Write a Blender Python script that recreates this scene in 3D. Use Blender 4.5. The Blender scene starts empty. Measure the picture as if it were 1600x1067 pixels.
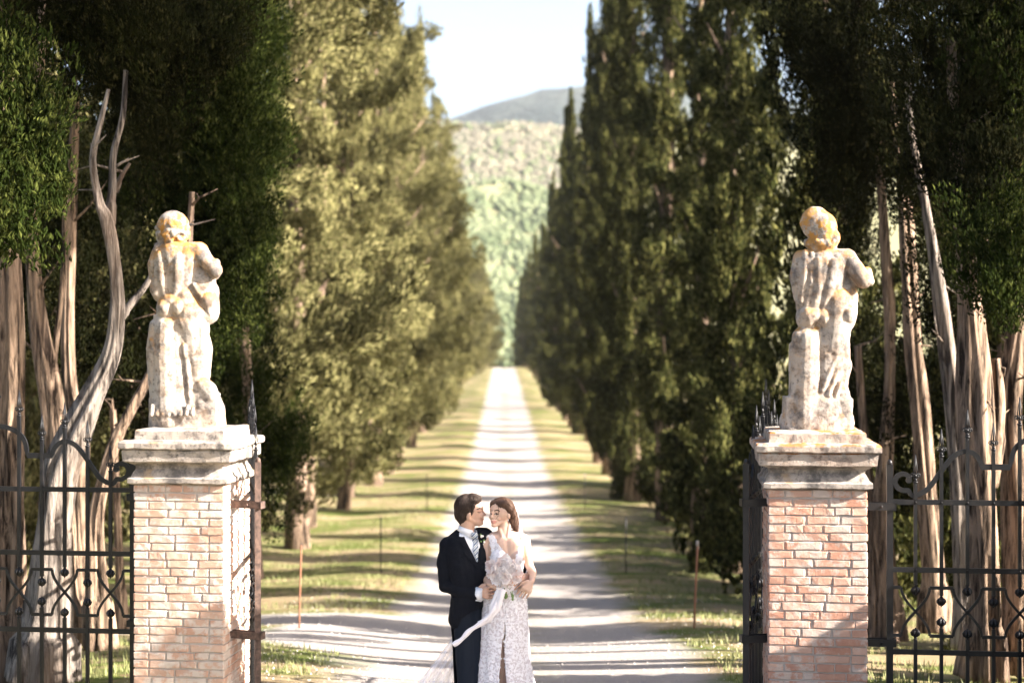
import bpy, bmesh, math, random
import numpy as np
from mathutils import Vector, Matrix, noise
from mathutils.bvhtree import BVHTree
R = math.radians
random.seed(7)
RNG = np.random.default_rng(11)
sc = bpy.context.scene
COL = sc.collection

# ------------------------------------------------------------------ camera, sky, sun, exposure
F = 2300.0; HY = 525.0; CZ = 2.96
cd = bpy.data.cameras.new('camera'); cam = bpy.data.objects.new('camera', cd); COL.objects.link(cam)
cd.sensor_width = 36.0; cd.lens = F / 1600 * 36
cd.shift_y = -(533.5 - HY) / 1600
cd.clip_start = 0.1; cd.clip_end = 9000
cam.location = (0, 0, CZ); cam.rotation_euler = (R(90), 0, 0)
cd.dof.use_dof = True; cd.dof.focus_distance = 10.6; cd.dof.aperture_fstop = 1.25; cd.dof.aperture_blades = 9
sc.camera = cam
SUN_E, SUN_A = 28.0, 107.0           # elevation, azimuth clockwise from +Y
w = bpy.data.worlds.new('World'); sc.world = w; w.use_nodes = True
wn = w.node_tree; wn.nodes.clear()
sky = wn.nodes.new('ShaderNodeTexSky'); sky.sky_type = 'NISHITA'; sky.sun_disc = False
sky.sun_elevation = R(SUN_E); sky.sun_rotation = R(SUN_A); sky.air_density = .9; sky.dust_density = 5.0; sky.altitude = 200
bg = wn.nodes.new('ShaderNodeBackground'); bg.inputs[1].default_value = 0.075
wo = wn.nodes.new('ShaderNodeOutputWorld')
wn.links.new(sky.outputs[0], bg.inputs[0]); wn.links.new(bg.outputs[0], wo.inputs[0])
sd = bpy.data.lights.new('sun', 'SUN'); sd.energy = 5.0; sd.angle = R(0.5); sd.color = (1.0, 0.92, 0.82)
so = bpy.data.objects.new('sun', sd); COL.objects.link(so)
sdir = Vector((math.sin(R(SUN_A)) * math.cos(R(SUN_E)), math.cos(R(SUN_A)) * math.cos(R(SUN_E)), math.sin(R(SUN_E))))
so.rotation_euler = sdir.to_track_quat('Z', 'Y').to_euler(); so.location = (20, -10, 20)
sc.view_settings.view_transform = 'Standard'; sc.view_settings.look = 'None'
sc.view_settings.exposure = 2.5; sc.view_settings.gamma = 1.0; sc.view_settings.use_curve_mapping = False
sc.render.engine = 'CYCLES'
sc.cycles.use_denoising = True; sc.cycles.max_bounces = 6; sc.cycles.transparent_max_bounces = 8
sc.cycles.volume_bounces = 0; sc.cycles.volume_max_steps = 64

# ------------------------------------------------------------------ helpers
def W(px, py, d):
    return Vector(((px - 800) / F * d, d, CZ - (py - HY) / F * d))

def tag(o, label=None, cat=None, group=None, kind=None):
    if label: o['label'] = label
    if cat: o['category'] = cat
    if group: o['group'] = group
    if kind: o['kind'] = kind
    return o

def empty(name, loc=(0, 0, 0), rz=0.0):
    o = bpy.data.objects.new(name, None); COL.objects.link(o)
    o.location = loc; o.rotation_euler = (0, 0, rz); o.empty_display_size = .1
    return o

def link(name, me, mat=None, parent=None):
    if mat is not None:
        me.materials.clear(); me.materials.append(mat)
    o = bpy.data.objects.new(name, me); COL.objects.link(o)
    if parent is not None: o.parent = parent
    return o

def mesh_np(name, verts, faces, smooth=True):
    """verts (n,3) array, faces (m,k) int array of one polygon size"""
    verts = np.asarray(verts, np.float32); faces = np.asarray(faces, np.int32)
    me = bpy.data.meshes.new(name); k = faces.shape[1]; m = len(faces)
    me.vertices.add(len(verts)); me.vertices.foreach_set('co', verts.ravel())
    me.loops.add(m * k); me.loops.foreach_set('vertex_index', faces.ravel())
    me.polygons.add(m); me.polygons.foreach_set('loop_start', np.arange(0, m * k, k, dtype=np.int32))
    me.polygons.foreach_set('loop_total', np.full(m, k, np.int32))
    me.polygons.foreach_set('use_smooth', np.full(m, smooth, bool))
    me.update(calc_edges=True)
    return me

class MB:
    def __init__(s): s.v = []; s.f = []
    def add(s, v, f):
        n = len(s.v); s.v += [tuple(p) for p in v]; s.f += [tuple(i + n for i in q) for q in f]
    def box(s, c, h, M=None):
        v = [Vector((x * h[0], y * h[1], z * h[2])) for x in (-1, 1) for y in (-1, 1) for z in (-1, 1)]
        if M is not None: v = [M @ p for p in v]
        v = [p + Vector(c) for p in v]
        s.add(v, [(0, 1, 3, 2), (4, 6, 7, 5), (0, 4, 5, 1), (2, 3, 7, 6), (0, 2, 6, 4), (1, 5, 7, 3)])
    def tube(s, pts, rad, n=10, jag=0.0, seed=0, cap=True):
        pts = [Vector(p) for p in pts]
        rad = [rad] * len(pts) if not hasattr(rad, '__len__') else rad
        rings = []; ref = Vector((0.3, 1, 0.1)).normalized()
        for i, p in enumerate(pts):
            t = (pts[min(i + 1, len(pts) - 1)] - pts[max(i - 1, 0)]).normalized()
            if abs(t.dot(ref)) > .95: ref = Vector((1, 0.1, 0.2)).normalized()
            a = t.cross(ref).normalized(); b = t.cross(a).normalized()
            ring = []
            for k in range(n):
                an = 2 * math.pi * k / n
                r = rad[i]
                if jag: r *= 1 + jag * .8 * noise.noise(Vector((math.cos(an) * 2.0 + seed, math.sin(an) * 2.0, p.z * .6))) + jag * .5 * noise.noise(Vector((math.cos(an) * 5 + seed, math.sin(an) * 5, p.z * .8)))
                ring.append(p + a * (math.cos(an) * r) + b * (math.sin(an) * r))
            rings.append(ring)
        v = [q for r_ in rings for q in r_]
        f = [(i * n + k, i * n + (k + 1) % n, (i + 1) * n + (k + 1) % n, (i + 1) * n + k) for i in range(len(pts) - 1) for k in range(n)]
        if cap: f += [tuple(range(n - 1, -1, -1)), tuple((len(pts) - 1) * n + k for k in range(n))]
        s.add(v, f)
    def cone(s, a, b, ra, rb, n=16):
        """closed round cone"""
        a = Vector(a); b = Vector(b); t = (b - a); L = t.length
        t = t / L if L > 1e-6 else Vector((0, 0, 1))
        pts = []; rad = []
        for k in range(5):
            an = math.pi / 2 * k / 5 + .12; pts.append(a - t * ra * math.cos(an)); rad.append(ra * math.sin(an))
        pts += [a, b]; rad += [ra, rb]
        for k in range(4, -1, -1):
            an = math.pi / 2 * k / 5 + .12; pts.append(b + t * rb * math.cos(an)); rad.append(rb * math.sin(an))
        s.tube(pts, rad, n)
    def chain(s, pts, rad, n=16):
        for i in range(len(pts) - 1): s.cone(pts[i], pts[i + 1], rad[i], rad[i + 1], n)
    def ell(s, c, r, rot=None, n=16, m=12):
        M = rot.to_3x3() if rot is not None else Matrix.Identity(3)
        v = []; c = Vector(c)
        for i in range(1, m):
            th = math.pi * i / m
            for k in range(n):
                ph = 2 * math.pi * k / n
                v.append(c + M @ Vector((r[0] * math.sin(th) * math.cos(ph), r[1] * math.sin(th) * math.sin(ph), r[2] * math.cos(th))))
        f = [(i * n + k, (i + 1) * n + k, (i + 1) * n + (k + 1) % n, i * n + (k + 1) % n) for i in range(m - 2) for k in range(n)]
        v.append(c + M @ Vector((0, 0, r[2]))); v.append(c + M @ Vector((0, 0, -r[2])))
        T = len(v) - 2
        f += [(T, k, (k + 1) % n) for k in range(n)] + [(T + 1, (m - 2) * n + (k + 1) % n, (m - 2) * n + k) for k in range(n)]
        s.add(v, f)
    def mesh(s, name, smooth=False):
        me = bpy.data.meshes.new(name); me.from_pydata(s.v, [], s.f)
        if smooth:
            me.polygons.foreach_set('use_smooth', np.ones(len(me.polygons), bool))
        me.update(); return me
    def build(s, name, mat, parent=None, smooth=False):
        return link(name, s.mesh(name, smooth), mat, parent)

def fuse(mb, voxel, smooth=6, fac=.5, disp=None):
    """all overlapping primitives of mb melted into one continuous surface"""
    me0 = mb.mesh('tmp'); o = link('tmp', me0)
    m = o.modifiers.new('r', 'REMESH'); m.mode = 'VOXEL'; m.voxel_size = voxel
    if smooth:
        m2 = o.modifiers.new('s', 'SMOOTH'); m2.iterations = smooth; m2.factor = fac
    dg = bpy.context.evaluated_depsgraph_get(); dg.update()
    me = bpy.data.meshes.new_from_object(o.evaluated_get(dg))
    bpy.data.objects.remove(o); bpy.data.meshes.remove(me0)
    if disp:
        n = len(me.vertices); co = np.empty(n * 3, np.float32); me.vertices.foreach_get('co', co); co = co.reshape(-1, 3)
        no = np.empty(n * 3, np.float32); me.vertex_normals.foreach_get('vector', no); no = no.reshape(-1, 3)
        out = co.copy()
        for i in range(n):
            p = Vector(co[i]); out[i] += no[i] * disp(p)
        me.vertices.foreach_set('co', out.ravel()); me.update()
    me.polygons.foreach_set('use_smooth', np.ones(len(me.polygons), bool))
    return me

# ------------------------------------------------------------------ materials
class NT:
    def __init__(s, name):
        s.m = bpy.data.materials.new(name); s.m.use_nodes = True; s.t = s.m.node_tree; s.t.nodes.clear()
        s.out = s.n('OutputMaterial'); s.bs = s.n('BsdfPrincipled'); s.l(s.bs.outputs[0], s.out.inputs[0])
        s.tc = s.n('TexCoord')
    def n(s, k): return s.t.nodes.new('ShaderNode' + k)
    def l(s, a, b): s.t.links.new(a, b)
    def noise(s, scale, detail=4, rough=.6, coord='Object', stretch=None, dist=0):
        x = s.n('TexNoise'); x.inputs['Scale'].default_value = scale; x.inputs['Detail'].default_value = detail
        x.inputs['Roughness'].default_value = rough; x.inputs['Distortion'].default_value = dist
        src = s.tc.outputs[coord] if coord != 'Pos' else s.pos()
        if stretch:
            mp = s.n('Mapping'); mp.inputs['Scale'].default_value = stretch; s.l(src, mp.inputs[0]); src = mp.outputs[0]
        s.l(src, x.inputs['Vector']); return x.outputs[0]
    def pos(s):
        return s.n('NewGeometry').outputs['Position']
    def ramp(s, src, stops, interp='LINEAR'):
        x = s.n('ValToRGB'); x.color_ramp.interpolation = interp
        e = x.color_ramp.elements
        while len(e) < len(stops): e.new(.5)
        for q, (p, c) in zip(e, stops):
            q.position = p; q.color = (c, c, c, 1) if not hasattr(c, '__len__') else (*c[:3], 1)
        s.l(src, x.inputs[0]); return x.outputs[0]
    def mix(s, fac, a, b, mode='MIX'):
        x = s.n('Mix'); x.data_type = 'RGBA'; x.blend_type = mode
        for i, v in ((0, fac), (6, a), (7, b)):
            if isinstance(v, (int, float)): x.inputs[i].default_value = v if i == 0 else (v, v, v, 1)
            elif isinstance(v, (tuple, list)): x.inputs[i].default_value = (*v[:3], 1)
            else: s.l(v, x.inputs[i])
        return x.outputs[2]
    def math(s, op, a, b=0.0):
        x = s.n('Math'); x.operation = op
        for i, v in ((0, a), (1, b)):
            if isinstance(v, (int, float)): x.inputs[i].default_value = v
            else: s.l(v, x.inputs[i])
        return x.outputs[0]
    def set(s, **k):
        for a, v in k.items():
            i = s.bs.inputs[a.replace('_', ' ')]
            if isinstance(v, (int, float)): i.default_value = v
            elif isinstance(v, (tuple, list)): i.default_value = (*v[:3], 1) if len(i.default_value) == 4 else v[:3]
            else: s.l(v, i)
        return s
    def bump(s, h, strength=.5, dist=.02):
        b = s.n('Bump'); b.inputs['Strength'].default_value = strength; b.inputs['Distance'].default_value = dist
        s.l(h, b.inputs['Height']); s.l(b.outputs[0], s.bs.inputs['Normal']); return s

def leaf_mat(name, dark, light, flecks, transl=.3, t0=.45):  # foliage shade is put into the dark tone, sunlit sprays into the flecks
    t = NT(name)
    a = t.ramp(t.noise(1.1, 3, coord='Pos'), [(.3, dark), (.68, light)])
    b = t.ramp(t.noise(9, 2, coord='Pos'), [(t0, 0.0), (t0 + .25, 1.0)])
    c = t.mix(t.math('MULTIPLY', b, .6), a, flecks)
    oi = t.n('ObjectInfo')
    c = t.mix(t.math('MULTIPLY', oi.outputs['Random'], .35), c, (dark[0] * 1.5, dark[1] * 1.2, dark[2] * 1.1))
    t.set(Base_Color=c, Roughness=.9, Specular_IOR_Level=.02)
    tr = t.n('BsdfTranslucent'); t.l(c, tr.inputs[0])
    mx = t.n('MixShader'); mx.inputs[0].default_value = transl
    t.l(t.bs.outputs[0], mx.inputs[1]); t.l(tr.outputs[0], mx.inputs[2]); t.l(mx.outputs[0], t.out.inputs[0])
    return t.m
M_LEAF_L = leaf_mat('cypress_olive_sunlit', (.014, .017, .005), (.160, .152, .058), (.45, .40, .19), .16, .43)  # olive, with the left row's sun brightness and dark gaps in the colour
M_LEAF_R = leaf_mat('cypress_painted_shade', (.004, .006, .002), (.042, .048, .015), (.34, .32, .11), .2, .47)  # right row: shade lowered into the leaf colour, sunlit patches painted as flecks
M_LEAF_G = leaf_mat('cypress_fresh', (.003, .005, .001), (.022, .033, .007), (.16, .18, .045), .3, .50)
M_LEAF_N = leaf_mat('cypress_near_shade', (.002, .0025, .001), (.014, .016, .005), (.15, .13, .05), .15, .56)  # near crowns: deep shade and sparse sun specks put into the colour
M_WOODS = leaf_mat('woods_leaf', (.010, .012, .005), (.035, .038, .015), (.06, .06, .025))

def bark_mat(name, a, b, c):  # bark colour with furrows darkened for shade and ridges lightened for sun
    t = NT(name)
    n1 = t.noise(17, 7, .7, stretch=(1, 1, .10), dist=.5)
    n2 = t.noise(1.6, 4, stretch=(1, 1, .4))
    col = t.mix(t.ramp(n1, [(.40, 0.0), (.58, 1.0)]), a, b)
    col = t.mix(t.ramp(n2, [(.5, 0.0), (.7, .8)]), col, c)
    t.set(Base_Color=col, Roughness=.9, Specular_IOR_Level=.2).bump(n1, .95, .05)
    return t.m
M_BARK = bark_mat('cypress_bark', (.014, .008, .005), (.34, .24, .17), (.13, .09, .07))
M_BARK_G = bark_mat('grey_bark', (.024, .019, .017), (.29, .245, .21), (.18, .125, .09))

t = NT('iron'); n = t.noise(40, 4)
t.set(Base_Color=t.mix(t.ramp(t.noise(9, 5), [(.5, 0.), (.75, .6)]), (.007, .007, .009), (.035, .03, .027)), Roughness=.45, Metallic=.15, Specular_IOR_Level=.45).bump(n, .25, .004); M_IRON = t.m
t = NT('rusty_iron'); n = t.noise(30, 5)
t.set(Base_Color=t.mix(t.ramp(n, [(.35, 0.), (.7, 1.)]), (.05, .032, .026), (.17, .105, .08)), Roughness=.7, Metallic=.2).bump(n, .4, .004); M_RUST = t.m

def stone_mat(name, base, grey, lich, lich_amt, head=0.0):
    t = NT(name)
    g = t.ramp(t.noise(7, 8, .7), [(.40, 0.), (.56, 1.)])
    c = t.mix(g, grey, base)
    sp = t.ramp(t.noise(28, 5, .7), [(.33, 1.), (.43, 0.)])
    c = t.mix(t.math('MULTIPLY', sp, .75), c, (.12, .105, .09))
    geo = t.n('NewGeometry'); sx = t.n('SeparateXYZ'); t.l(geo.outputs['True Normal'], sx.inputs[0])
    up = t.ramp(sx.outputs[2], [(.0, .12), (.75, 1.)])
    li = t.ramp(t.noise(5.5, 6, .65), [(.54 - lich_amt, 0.), (.60 - lich_amt, 1.)])
    sz = t.n('SeparateXYZ'); t.l(t.tc.outputs['Object'], sz.inputs[0])
    li = t.math('MAXIMUM', t.math('MULTIPLY', up, li), t.math('MULTIPLY', t.ramp(t.math('MULTIPLY', sz.outputs[2], .5), [(.60, 0.), (.72, head)]), t.ramp(t.noise(11, 5, .7), [(.47, 0.), (.55, 1.)])))
    c = t.mix(li, c, t.mix(t.noise(30, 2), lich, (lich[0] * .8, lich[1] * .95, lich[2] * 2.5)))
    t.set(Base_Color=c, Roughness=.92, Specular_IOR_Level=.2).bump(t.noise(45, 8, .75), .7, .012)
    return t.m
M_STONE = stone_mat('weathered_limestone', (.40, .35, .305), (.13, .113, .105), (.44, .21, .035), .06, 1.)
M_CAP_L = stone_mat('cornice_stone', (.40, .345, .30), (.14, .125, .115), (.40, .26, .09), -.02)
M_CAP_R = stone_mat('cornice_stone_lichen', (.42, .36, .31), (.15, .13, .12), (.42, .15, .02), .06)

def brick_mat(name, a, b, lime, amt):
    t = NT(name)
    oi = t.n('ObjectInfo')
    c = t.mix(oi.outputs['Random'], a, b)
    c = t.mix(t.ramp(t.noise(30, 5, coord='Pos'), [(.4, 0.), (.7, .5)]), c, (.55, .33, .24))
    l1 = t.ramp(t.noise(7, 7, .7, coord='Pos'), [(.52 - amt, 0.), (.60 - amt, 1.)])
    c = t.mix(t.math('MULTIPLY', l1, .85), c, lime)
    t.set(Base_Color=c, Roughness=.95, Specular_IOR_Level=.15).bump(t.noise(70, 6, .7, coord='Pos'), .8, .008)
    return t.m
M_BRICK_L = brick_mat('old_brick_limewashed', (.43, .245, .175), (.53, .38, .30), (.55, .48, .43), .05)
M_BRICK_R = brick_mat('old_brick', (.42, .205, .14), (.53, .34, .26), (.54, .45, .39), .045)
t = NT('lime_mortar'); t.set(Base_Color=t.mix(t.noise(20, 6, coord='Pos'), (.41, .35, .31), (.58, .51, .46)), Roughness=1, Specular_IOR_Level=.1).bump(t.noise(90, 6, .8, coord='Pos'), 1., .012); M_MORTAR = t.m

# ------------------------------------------------------------------ terrain
PROF = [(-60, .4), (0, .25), (9, .08), (10.6, 0), (12.8, -.10), (18.7, -.89), (24, -1.45), (30, -1.93), (46, -2.6), (60, -3.05), (80, -3.2), (120, -3.04), (172, -2.65), (220, -2.25), (245, -2.3), (300, -5), (420, -9), (9000, -9)]
PY = np.array([p[0] for p in PROF], float); PZ = np.array([p[1] for p in PROF], float)
def gz0(y): return np.interp(y, PY, PZ)
def gz(x, y):
    ys = [gz0(y + k) for k in (-3, -1.5, 0, 1.5, 3)]
    z = sum(ys) / 5
    cx = -.006 * y
    dx = np.abs(x - cx)
    z = z + np.where(y < 260, .10 * np.exp(-((dx - 2.6) / 1.3) ** 2) + np.clip((dx - 5) * .03, 0, .8) * np.clip((y - 10) / 10, 0, 1), 0)
    return z + .025 * np.sin(x * 1.3 + y * .4) * np.sin(y * .9)
def G(x, y): return float(gz(np.array(float(x)), np.array(float(y))))

def grid_mesh(name, xs, ys, dz=0.0):
    X, Y = np.meshgrid(xs, ys); Z = gz(X, Y) + dz
    v = np.stack([X, Y, Z], -1).reshape(-1, 3); nx = len(xs)
    i, j = np.meshgrid(np.arange(len(xs) - 1), np.arange(len(ys) - 1)); a = (j * nx + i).ravel()
    return mesh_np(name, v, np.stack([a, a + 1, a + 1 + nx, a + nx], -1))
xs = np.unique(np.concatenate([np.linspace(-16, 16, 129), np.linspace(-80, 80, 81), np.linspace(-600, 600, 31), np.array([-4500, -2000, 2000, 4500])]))
ys = np.unique(np.concatenate([np.linspace(-30, 6, 13), np.linspace(6, 60, 163), np.linspace(60, 260, 101), np.linspace(260, 600, 35), np.array([1000, 2000, 4500, 6500])]))

# gravel mask in the ground's own coordinates (object space = world space): avenue drive and the side path
t = NT('ground')
p = t.n('SeparateXYZ'); t.l(t.tc.outputs['Object'], p.inputs[0]); X, Y = p.outputs[0], p.outputs[1]
wob = t.math('MULTIPLY', t.math('SUBTRACT', t.noise(.9, 5), .5), 1.3)
ax = t.math('ADD', X, t.math('MULTIPLY', Y, .006))
def band(v, c, hw, soft): # 1 inside
    d = t.math('ABSOLUTE', t.math('SUBTRACT', v, c)); d = t.math('ADD', d, wob)
    return t.ramp(t.math('ADD', t.math('MULTIPLY', t.math('SUBTRACT', hw, d), 1.0 / soft), .5), [(0., 0.), (1., 1.)])
road = band(ax, 0.15, 1.75, .5)
side = t.math('MULTIPLY', band(Y, 20.6, 1.15, .35), t.ramp(t.math('ADD', t.math('MULTIPLY', X, -1), .5), [(0., 0.), (.6, 1.)]))
fx = t.math('MULTIPLY', t.math('ADD', ax, .75), .40); fy = t.math('MULTIPLY', t.math('SUBTRACT', Y, 18.3), .36)
dd = t.math('ADD', t.math('SQRT', t.math('ADD', t.math('MULTIPLY', fx, fx), t.math('MULTIPLY', fy, fy))), t.math('MULTIPLY', wob, .3))
apron = t.ramp(dd, [(.88, 1.), (1.1, 0.)])
gm = t.math('MAXIMUM', t.math('MAXIMUM', road, side), apron)
grav = t.mix(t.noise(25, 6, .7), (.26, .23, .215), (.43, .39, .365))
crown_ = t.math('MULTIPLY', t.ramp(t.math('ABSOLUTE', t.math('SUBTRACT', ax, .15)), [(.15, 1.), (.5, 0.)]), .6)
grav = t.mix(t.math('MULTIPLY', crown_, t.ramp(t.noise(3, 4), [(.4, 0.), (.6, 1.)])), grav, (.25, .23, .16))
dry = t.mix(t.noise(6, 5), (.20, .15, .085), (.35, .275, .165))
grn = t.mix(t.noise(12, 4), (.06, .085, .015), (.13, .155, .04))
turf = t.mix(t.ramp(t.noise(.55, 6, .62, stretch=(.7, 1.6, 1)), [(.44, 0.), (.58, 1.)]), dry, grn)
turf = t.mix(t.ramp(t.noise(3.5, 5, .6), [(.56, 0.), (.66, .8)]), turf, (.20, .13, .08))
t.set(Base_Color=t.mix(gm, turf, grav), Roughness=1, Specular_IOR_Level=.1).bump(t.noise(30, 6, .75), .8, .03)
M_GROUND = t.m
ground = link('ground', grid_mesh('ground', xs, ys), M_GROUND); tag(ground, kind='structure', label='grass verges and pale gravel drive of the avenue')

# grass tufts on the verges
def grass_tufts():
    n = 26000
    y = 11.5 + 45 * RNG.random(n) ** 1.7; x = (RNG.random(n) - .5) * 2
    x = x * np.where(y < 25, 8, 6.5) - .006 * y
    ax_ = np.abs(x + .006 * y - .15)
    road_ = (ax_ < 1.9) | ((np.abs(y - 20.6) < 1.2) & (x < 0)) | (((x + .4) / 3.0) ** 2 + ((y - 18.3) / 2.8) ** 2 < 1)
    cl = np.array([noise.noise(Vector((a * .5, b * .8, 0))) for a, b in zip(x, y)])
    k = (~road_) & (cl > -.12); x, y = x[k], y[k]; m = len(x)
    z = gz(x, y) - .01
    V = []; base = np.stack([x, y, z], -1)
    for b in range(3):
        an = RNG.random(m) * 6.28; L = .04 + .07 * RNG.random(m); wd = .006 + .004 * RNG.random(m)
        off = np.stack([np.cos(an) * .03, np.sin(an) * .03, np.zeros(m)], -1)
        tip = base + off * (1 + RNG.random((m, 1)) * 2) + np.stack([np.zeros(m), np.zeros(m), L], -1)
        sd_ = np.stack([-np.sin(an) * wd, np.cos(an) * wd, np.zeros(m)], -1)
        V.append(np.stack([base + off - sd_, base + off + sd_, tip], 1))
    V = np.concatenate(V).reshape(-1, 3)
    return mesh_np('grass', V, np.arange(len(V)).reshape(-1, 3), False)
t = NT('grass_blade'); t.set(Base_Color=t.mix(t.noise(1.5, 3), (.10, .14, .03), (.26, .24, .10)), Roughness=.7); M_GRASS = t.m
g = link('grass', grass_tufts(), M_GRASS); tag(g, 'short patchy grass and dry stalks on the verges', 'grass', kind='stuff')

def pebbles():
    n = 9000; y = 11.5 + 14 * RNG.random(n) ** 1.3; x = (RNG.random(n) - .5) * 7 - .1
    r = .004 + .012 * RNG.random(n) ** 4; z = gz(x, y) + r * .3
    c = np.stack([x, y, z], -1)[:, None]; o = np.array([(1, 0, -.5), (-.5, .87, -.5), (-.5, -.87, -.5), (.1, .1, .8)])[None] * r[:, None, None] * (1 + .4 * RNG.random((n, 4, 1)))
    V = (c + o).reshape(-1, 3); b = np.arange(n)[:, None] * 4
    Fc = np.concatenate([b + np.array(f) for f in ((0, 1, 3), (1, 2, 3), (2, 0, 3))])
    return mesh_np('gravel', V, Fc, False)
t = NT('pebble'); t.set(Base_Color=t.mix(t.noise(60, 2), (.20, .17, .15), (.50, .46, .43)), Roughness=.9); M_PEB = t.m
tag(link('gravel', pebbles(), M_PEB), 'loose pale stones strewn over the drive', 'gravel', kind='stuff')

# ------------------------------------------------------------------ hills
def ridge(name, y0, y1, x0, x1, top, nx, ny, rough, mat):
    """slope rising from (y0, z=-9) to y1 with the crest height top(px) given as picture row of the crest"""
    V = []
    for j in range(ny + 1):
        tt = j / ny; y = y0 + (y1 - y0) * tt
        for i in range(nx + 1):
            x = x0 + (x1 - x0) * i / nx
            h = top(x)
            s = tt if tt < 1 else 1
            z = -9 + (h + 9) * (math.sin(s * math.pi / 2) ** 1.15)
            z += rough * noise.fractal(Vector((x / rough / 6, y / rough / 6, 3)), .7, 2, 5) * min(1, tt * 4)
            V.append((x, y, z))
    n = nx + 1
    Fc = [(j * n + i, j * n + i + 1, (j + 1) * n + i + 1, (j + 1) * n + i) for j in range(ny) for i in range(nx)]
    # back face down to the ground so the hill is solid
    me = mesh_np(name, V + [(x0 + (x1 - x0) * i / nx, y1 + 300, -9) for i in range(n)],
                 Fc + [(ny * n + i, ny * n + i + 1, (ny + 1) * n + i + 1, (ny + 1) * n + i) for i in range(nx)])
    return link(name, me, mat), V
t = NT('far_hill'); c = t.mix(t.ramp(t.noise(.012, 6, .7), [(.42, 0.), (.58, 1.)]), (.014, .026, .026), (.04, .052, .044))
t.set(Base_Color=c, Roughness=1).bump(t.noise(.06, 4), 1, 8); M_FAR = t.m
t = NT('hillside'); t.set(Base_Color=t.mix(t.noise(.03, 5), (.14, .16, .05), (.24, .20, .12)), Roughness=1); M_HILL = t.m
def top_far(x):
    px = x / 1700 * F
    return 1700 / F * (HY - np.interp(px, [-3000, -400, -110, -60, 0, 60, 100, 200, 500, 3000], [390, 262, 206, 184, 164, 148, 143, 140, 185, 340])) + CZ
def top_near(x):
    px = x / 900 * F
    return 900 / F * (HY - np.interp(px, [-3000, -300, -110, 0, 100, 400, 3000], [310, 226, 214, 214, 228, 240, 340])) + CZ
far, _ = ridge('far_hill', 1100, 1700, -2600, 2600, top_far, 160, 30, 9, M_FAR); tag(far, kind='structure', label='blue wooded hill closing the view')
near, NV = ridge('wooded_hillside', 430, 900, -1500, 1500, top_near, 150, 40, 5, M_HILL); tag(near, kind='structure', label='pale green hillside beyond the avenue')

def hill_trees():
    bm = bmesh.new(); bmesh.ops.create_icosphere(bm, subdivisions=1, radius=1); bv = np.array([v.co[:] for v in bm.verts]); bf = np.array([[v.index for v in f.verts] for f in bm.faces]); bm.free()
    bvh = BVHTree.FromPolygons([Vector(v) for v in NV], [(j * 151 + i, j * 151 + i + 1, (j + 1) * 151 + i + 1, (j + 1) * 151 + i) for j in range(40) for i in range(150)])
    Vg, Fg, Vb, Fb = [], [], [], []
    rr = random.Random(5)
    for k in range(15000):
        y = 440 + 470 * rr.random(); px = rr.uniform(-190, 190); x = px / F * y
        h, nn, ii, dd_ = bvh.ray_cast(Vector((x, y, 900)), Vector((0, 0, -1)))
        if h is None: continue
        r = rr.uniform(.9, 2.0) * (y / 650) ** .5
        sc_ = np.array([r, r, r * rr.uniform(.9, 1.5)])
        v = bv * sc_ * (1 + .22 * (RNG.random((len(bv), 1)) - .5) * 2) + np.array([x, y, h.z + r * .15])
        br = (y > 620 + 50 * noise.noise(Vector((x / 30, y / 60, 0)))) and rr.random() < .72
        VV, FF = (Vb, Fb) if br else (Vg, Fg)
        FF.append(bf + len(VV) * len(bv)); VV.append(v)
    return (np.concatenate(Vg), np.concatenate(Fg)), (np.concatenate(Vb), np.concatenate(Fb))
ga, gb = hill_trees()
t = NT('spring_leaf'); t.set(Base_Color=t.mix(t.ramp(t.noise(.07, 4, coord='Pos'), [(.4, 0.), (.6, 1.)]), (.070, .095, .038), (.145, .17, .085)), Roughness=.9).bump(t.noise(1.2, 3, coord='Pos'), 1, 1); M_SPR = t.m
t = NT('bare_wood'); t.set(Base_Color=t.mix(t.ramp(t.noise(.05, 4, coord='Pos'), [(.42, 0.), (.6, 1.)]), (.135, .12, .085), (.165, .15, .105)), Roughness=.95).bump(t.noise(1.2, 3, coord='Pos'), 1, 1); M_BARE = t.m
o = link('spring_woods', mesh_np('spring_woods', ga[0], ga[1], True), M_SPR); tag(o, 'bright spring-green woods low on the hillside', 'woods', kind='stuff')
o = link('bare_woods', mesh_np('bare_woods', gb[0], gb[1], True), M_BARE); tag(o, 'pinkish brown woods not yet in leaf on the hillside', 'woods', kind='stuff')

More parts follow.
